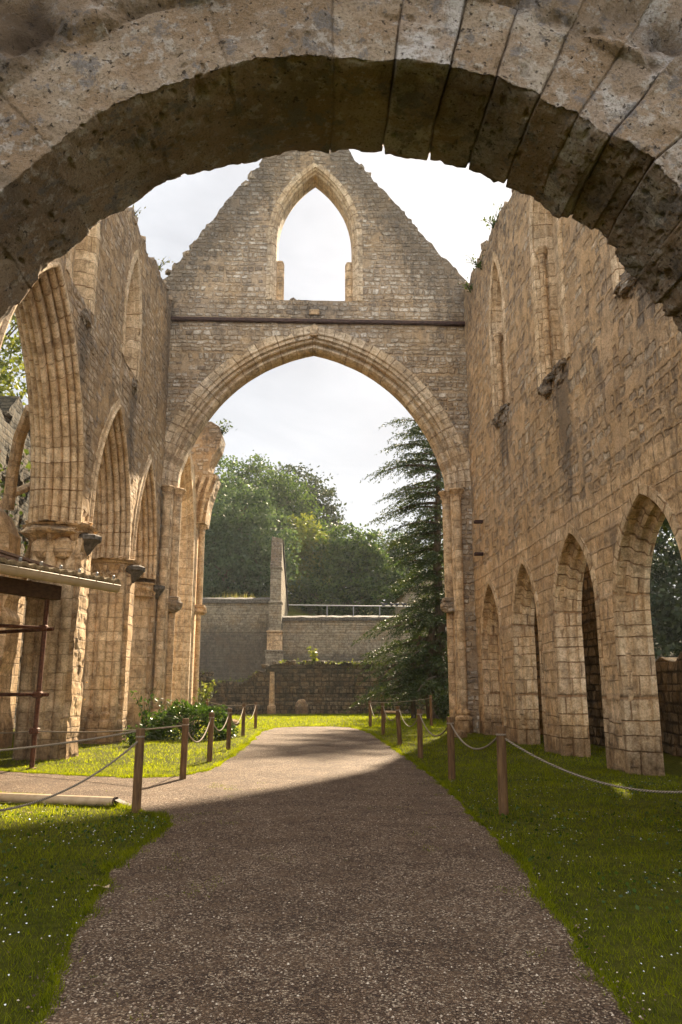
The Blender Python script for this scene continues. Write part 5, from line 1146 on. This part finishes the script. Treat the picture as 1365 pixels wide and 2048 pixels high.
plant('wall_tuft', 'dry grass sprig on the left wall top, near the gable', (-5.6, 25.6, 16.0), .7, .5, 50, 'hay', .12, 12, 'plant', 8)
plant('bramble_bush', 'green bush under the yew beside the right gable pier', (5.9, 35.5, 0), 1.7, 1.0, 380, 'yew', .18, 13, 'bush', 12)
def wall_top_plants():
    rng = np.random.default_rng(21); n = 900; x = rng.uniform(0, 20, n); z = np.interp(x, [0, 2.5, 2.6, 4.5, 6, 24], [2.35, 2.3, 1.8, 1.85, 2.98, 2.8])+.05+np.abs(rng.normal(size=n))*.10; k = fbm(np.c_[x, x*0, x*0], .9, 3, 4) > -.08
    P = np.c_[x-8.5, 48.8+rng.uniform(-.15, .7, n), z][k]; m = MB(); quads(m, P, .16, rng, .5); tag(m.build('wall_top_weeds', M['leaf_yellow']), 'yellowish weeds matted along the top of the low ruined wall', 'weeds', kind='stuff')
    n = 5200; x = rng.uniform(-11.5, -10.6, n); y = rng.uniform(12, 42, n); z = rng.uniform(2.5, 10.2, n); k = fbm(np.c_[x*0, y, z], .45, 3, 7)+(z-6.5)*.045 > .03
    P = np.c_[x, y, z][k]; m = MB(); quads(m, P, .2, rng, .7); tag(m.build('ivy', M['ivy']), 'dark ivy hanging on the ruined outer aisle wall', 'ivy', kind='stuff')
    n = 5000; x = rng.uniform(-22, -3.2, n); y = rng.uniform(55.6, 62, n); h = rng.uniform(.3, .8, n)*(.5+np.clip(fbm(np.c_[x, y, x*0], .5, 3, 2)+.3, 0, 1)); V = []; z0 = 6.0+np.clip(-x*.25, -.6, 1.2)
    z0 = np.where(y < 56, 7.2, z0); lean = rng.normal(size=(n, 2))*.12
    V = np.stack([np.c_[x-.02, y, z0], np.c_[x+.02, y, z0], np.c_[x+lean[:, 0], y+lean[:, 1], z0+h+.35]], 1).reshape(-1, 3); m = MB(); m.add(V, np.arange(3*n).reshape(-1, 3).tolist()); tag(m.build('dry_tall_grass', M['hay']), 'dry straw-coloured tall grass on the terrace behind the left retaining wall', 'grass', kind='stuff')
wall_top_plants()
def lawn():
    rng = np.random.default_rng(33); out = []
    PW = np.array(PATHW)
    def region(x0, x1, y0, y1, n, h, w):
        x = rng.uniform(x0, x1, n); y = rng.uniform(y0, y1, n); k = ~pip(np.c_[x, y], PATHG)
        # a few blades straggle onto the gravel
        k |= (fbm(np.c_[x, y, x*0], 3.0, 3, 5) > .27) & (rng.random(n) < .12) & (np.abs(x-.25) > 1.1)
        x, y = x[k], y[k]; n = len(x); c = fbm(np.c_[x, y, x*0], 2.5, 4, 12); hh = h*rng.uniform(.5, 1.3, n)*(1+c*1.6); a = rng.uniform(0, 6.283, n); ww = w*rng.uniform(.6, 1.3, n)
        z = ground_z(x, y)-.005; l = rng.normal(size=(n, 2))*(hh*.55)[:, None]
        V = np.stack([np.c_[x-np.cos(a)*ww, y-np.sin(a)*ww, z], np.c_[x+np.cos(a)*ww, y+np.sin(a)*ww, z], np.c_[x+l[:, 0], y+l[:, 1], z+hh]], 1); out.append(V.reshape(-1, 3))
    region(-4.2, -1.1, 3.6, 9, 34000, .040, .0030); region(1.3, 5.6, 3.6, 9, 42000, .040, .0030)
    region(-6, -1.3, 9, 17, 34000, .045, .0045); region(1.6, 6.6, 9, 17, 34000, .045, .0045)
    region(-9, -1.4, 17, 34, 30000, .055, .0075); region(1.6, 7.6, 17, 34, 26000, .055, .0075); region(-7, 9, 32, 48, 36000, .07, .012)
    # ragged turf edge: tufts creeping over the gravel
    Q = np.array(resample(PATHW, .02)); T = np.roll(Q, -1, 0)-np.roll(Q, 1, 0); T /= np.linalg.norm(T, axis=1)[:, None]; Nn = np.stack([-T[:, 1], T[:, 0]], 1); k = rng.integers(0, len(Q), 60000)
    k = k[(Q[k, 1] > 3.6) & (Q[k, 1] < 33)]; amp_ = np.clip(fbm(np.c_[Q[k], k*0], 3.5, 4, 71)*2.4+.45, .03, 1.3); o = rng.normal(size=len(k))*.055*amp_
    P2 = Q[k]+Nn[k]*o[:, None]; n = len(k); hh = .038*rng.uniform(.4, 1.5, n)*(.5+amp_); a = rng.uniform(0, 6.283, n); ww = .003+.00025*P2[:, 1]; l = rng.normal(size=(n, 2))*(hh*.6)[:, None]; z = np.full(n, .012)
    out.append(np.stack([np.c_[P2[:, 0]-np.cos(a)*ww, P2[:, 1]-np.sin(a)*ww, z], np.c_[P2[:, 0]+np.cos(a)*ww, P2[:, 1]+np.sin(a)*ww, z], np.c_[P2+l, z+hh]], 1).reshape(-1, 3))
    # sparse weeds in the gravel near the edges
    x = rng.uniform(-1.7, 2.2, 26000); y = rng.uniform(3.8, 14, 26000); k = (fbm(np.c_[x, y, x*0], 2.6, 4, 91)-.10*(1-np.clip((np.abs(x-.2)-.6)/1.2, 0, 1)) > .15); x, y = x[k], y[k]; n = len(x); hh = rng.uniform(.006, .02, n); a = rng.uniform(0, 6.28, n)
    out.append(np.stack([np.c_[x-np.cos(a)*.003, y-np.sin(a)*.003, x*0+.03], np.c_[x+np.cos(a)*.003, y+np.sin(a)*.003, x*0+.03], np.c_[x+rng.normal(size=n)*.01, y+rng.normal(size=n)*.01, .03+hh]], 1).reshape(-1, 3))
    V = np.concatenate(out); m = MB(); m.add(V, np.arange(len(V)).reshape(-1, 3).tolist()); tag(m.build('grass', M['grass']), 'short mown grass on both sides of the gravel path', 'grass', kind='stuff')
    # clover and broad weeds
    x = np.r_[rng.uniform(-4.2, -1.3, 2600), rng.uniform(1.6, 6, 3600)]; y = np.r_[rng.uniform(3.8, 13, 2600), rng.uniform(3.8, 14, 3600)]; k = ~pip(np.c_[x, y], PATHW) & (fbm(np.c_[x, y, x*0], 1.6, 3, 40) > .03); x, y = x[k], y[k]
    P = np.c_[x, y, ground_z(x, y)+.03]; ax = rng.normal(size=P.shape)*np.array([1, 1, .15]); m = MB(); quads(m, P, .035, rng, .8, axis=ax); tag(m.build('clover', M['shrub']), 'patches of clover and broad-leaved weeds in the lawn', 'weeds', kind='stuff')
    # daisies
    x = np.r_[rng.uniform(-4.2, -1.3, 520), rng.uniform(1.6, 6, 620)]; y = np.r_[3.9+9*rng.random(520)**1.3, 3.9+10*rng.random(620)**1.3]; k = ~pip(np.c_[x, y], PATHW) & (fbm(np.c_[x, y, x*0], .9, 3, 60) > -.12); x, y = x[k], y[k]
    m = MB()
    for a, b in zip(x, y):
        s = random.uniform(.004, .0085); z = float(ground_z(np.array([a]), np.array([b]))[0])+random.uniform(.035, .06); m.add([(a+s*math.cos(q), b+s*math.sin(q), z+.003*math.sin(q*2)) for q in np.linspace(0, 5.24, 6)]+[(a, b, z+.004)], [(i, (i+1) % 6, 6) for i in range(6)])
    tag(m.build('daisies', M['petal']), 'tiny white daisies scattered in the near lawns', 'flowers', kind='stuff')
    for (px, py, l) in ((188, 1772, 'pale crumpled leaf lying on the near left grass'), (45, 1624, 'light dead leaf on the sunny grass below the pipe'), (555-155, 1545, 'flat pale leaf at the path edge between the first two left posts')):
        p = atG(px, py, .05); m = MB(); m.grid(np.array([[(i*.03, (j-1)*.028*(1-abs(i-2)/3.2), .012*math.sin(i*1.3+j)) for j in range(3)] for i in range(5)])); tag(m.build('fallen_leaf', M['dead'], loc=p), l, 'leaf')
    # loose pebbles standing proud of the gravel
    n = 17000; x = rng.uniform(-1.8, 2.2, n); y = 3.9+9*rng.random(n)**1.7; k = pip(np.c_[x, y], PATHW) | (rng.random(n) < .03); x, y = x[k], y[k]; kk = rng.integers(0, len(PATHW), 5000); PE = np.array(PATHW)[kk]+rng.normal(size=(5000, 2))*.07; PE = PE[(PE[:, 1] > 3.8) & (PE[:, 1] < 16)]; x = np.r_[x, PE[:, 0]]; y = np.r_[y, PE[:, 1]]; n = len(x); s = .003+.0075*rng.random(n)**2.2
    O8 = np.array([(1, 0, 0), (0, 1, 0), (-1, 0, 0), (0, -1, 0), (0, 0, .7), (0, 0, -.5)]); a = rng.uniform(0, 6.28, n); z = np.array([path_z(p, q) for p, q in zip(x, y)])+.018
    V = O8[None]*s[:, None, None]*rng.uniform(.6, 1.3, (n, 6, 1)); ca, sa = np.cos(a)[:, None], np.sin(a)[:, None]; V = np.stack([V[:, :, 0]*ca-V[:, :, 1]*sa, V[:, :, 0]*sa+V[:, :, 1]*ca, V[:, :, 2]], 2)+np.stack([x, y, z], 1)[:, None, :]
    F = np.array([(0, 1, 4), (1, 2, 4), (2, 3, 4), (3, 0, 4), (1, 0, 5), (2, 1, 5), (3, 2, 5), (0, 3, 5)])[None]+np.arange(n)[:, None, None]*6
    m = MB(); m.add(V.reshape(-1, 3), F.reshape(-1, 3).tolist()); tag(m.build('pebbles', M['pebble']), 'loose pebbles lying on the gravel path', 'pebbles', kind='stuff')
lawn()

# ------------------------------------------------------------------ hazy backlit air
def haze(density):
    m = MB(); m.box(-262, 262, -222, 422, -1.0, 40); me = bpy.data.materials.new('haze'); me.use_nodes = True; nt = me.node_tree; nt.nodes.clear()
    o = nt.nodes.new('ShaderNodeOutputMaterial'); v = nt.nodes.new('ShaderNodeVolumePrincipled'); v.inputs['Density'].default_value = density; v.inputs['Color'].default_value = (.9, .92, .95, 1); v.inputs['Anisotropy'].default_value = .3
    nt.links.new(v.outputs[0], o.inputs['Volume']); tag(m.build('haze', me), kind='stuff')
haze(.0003)
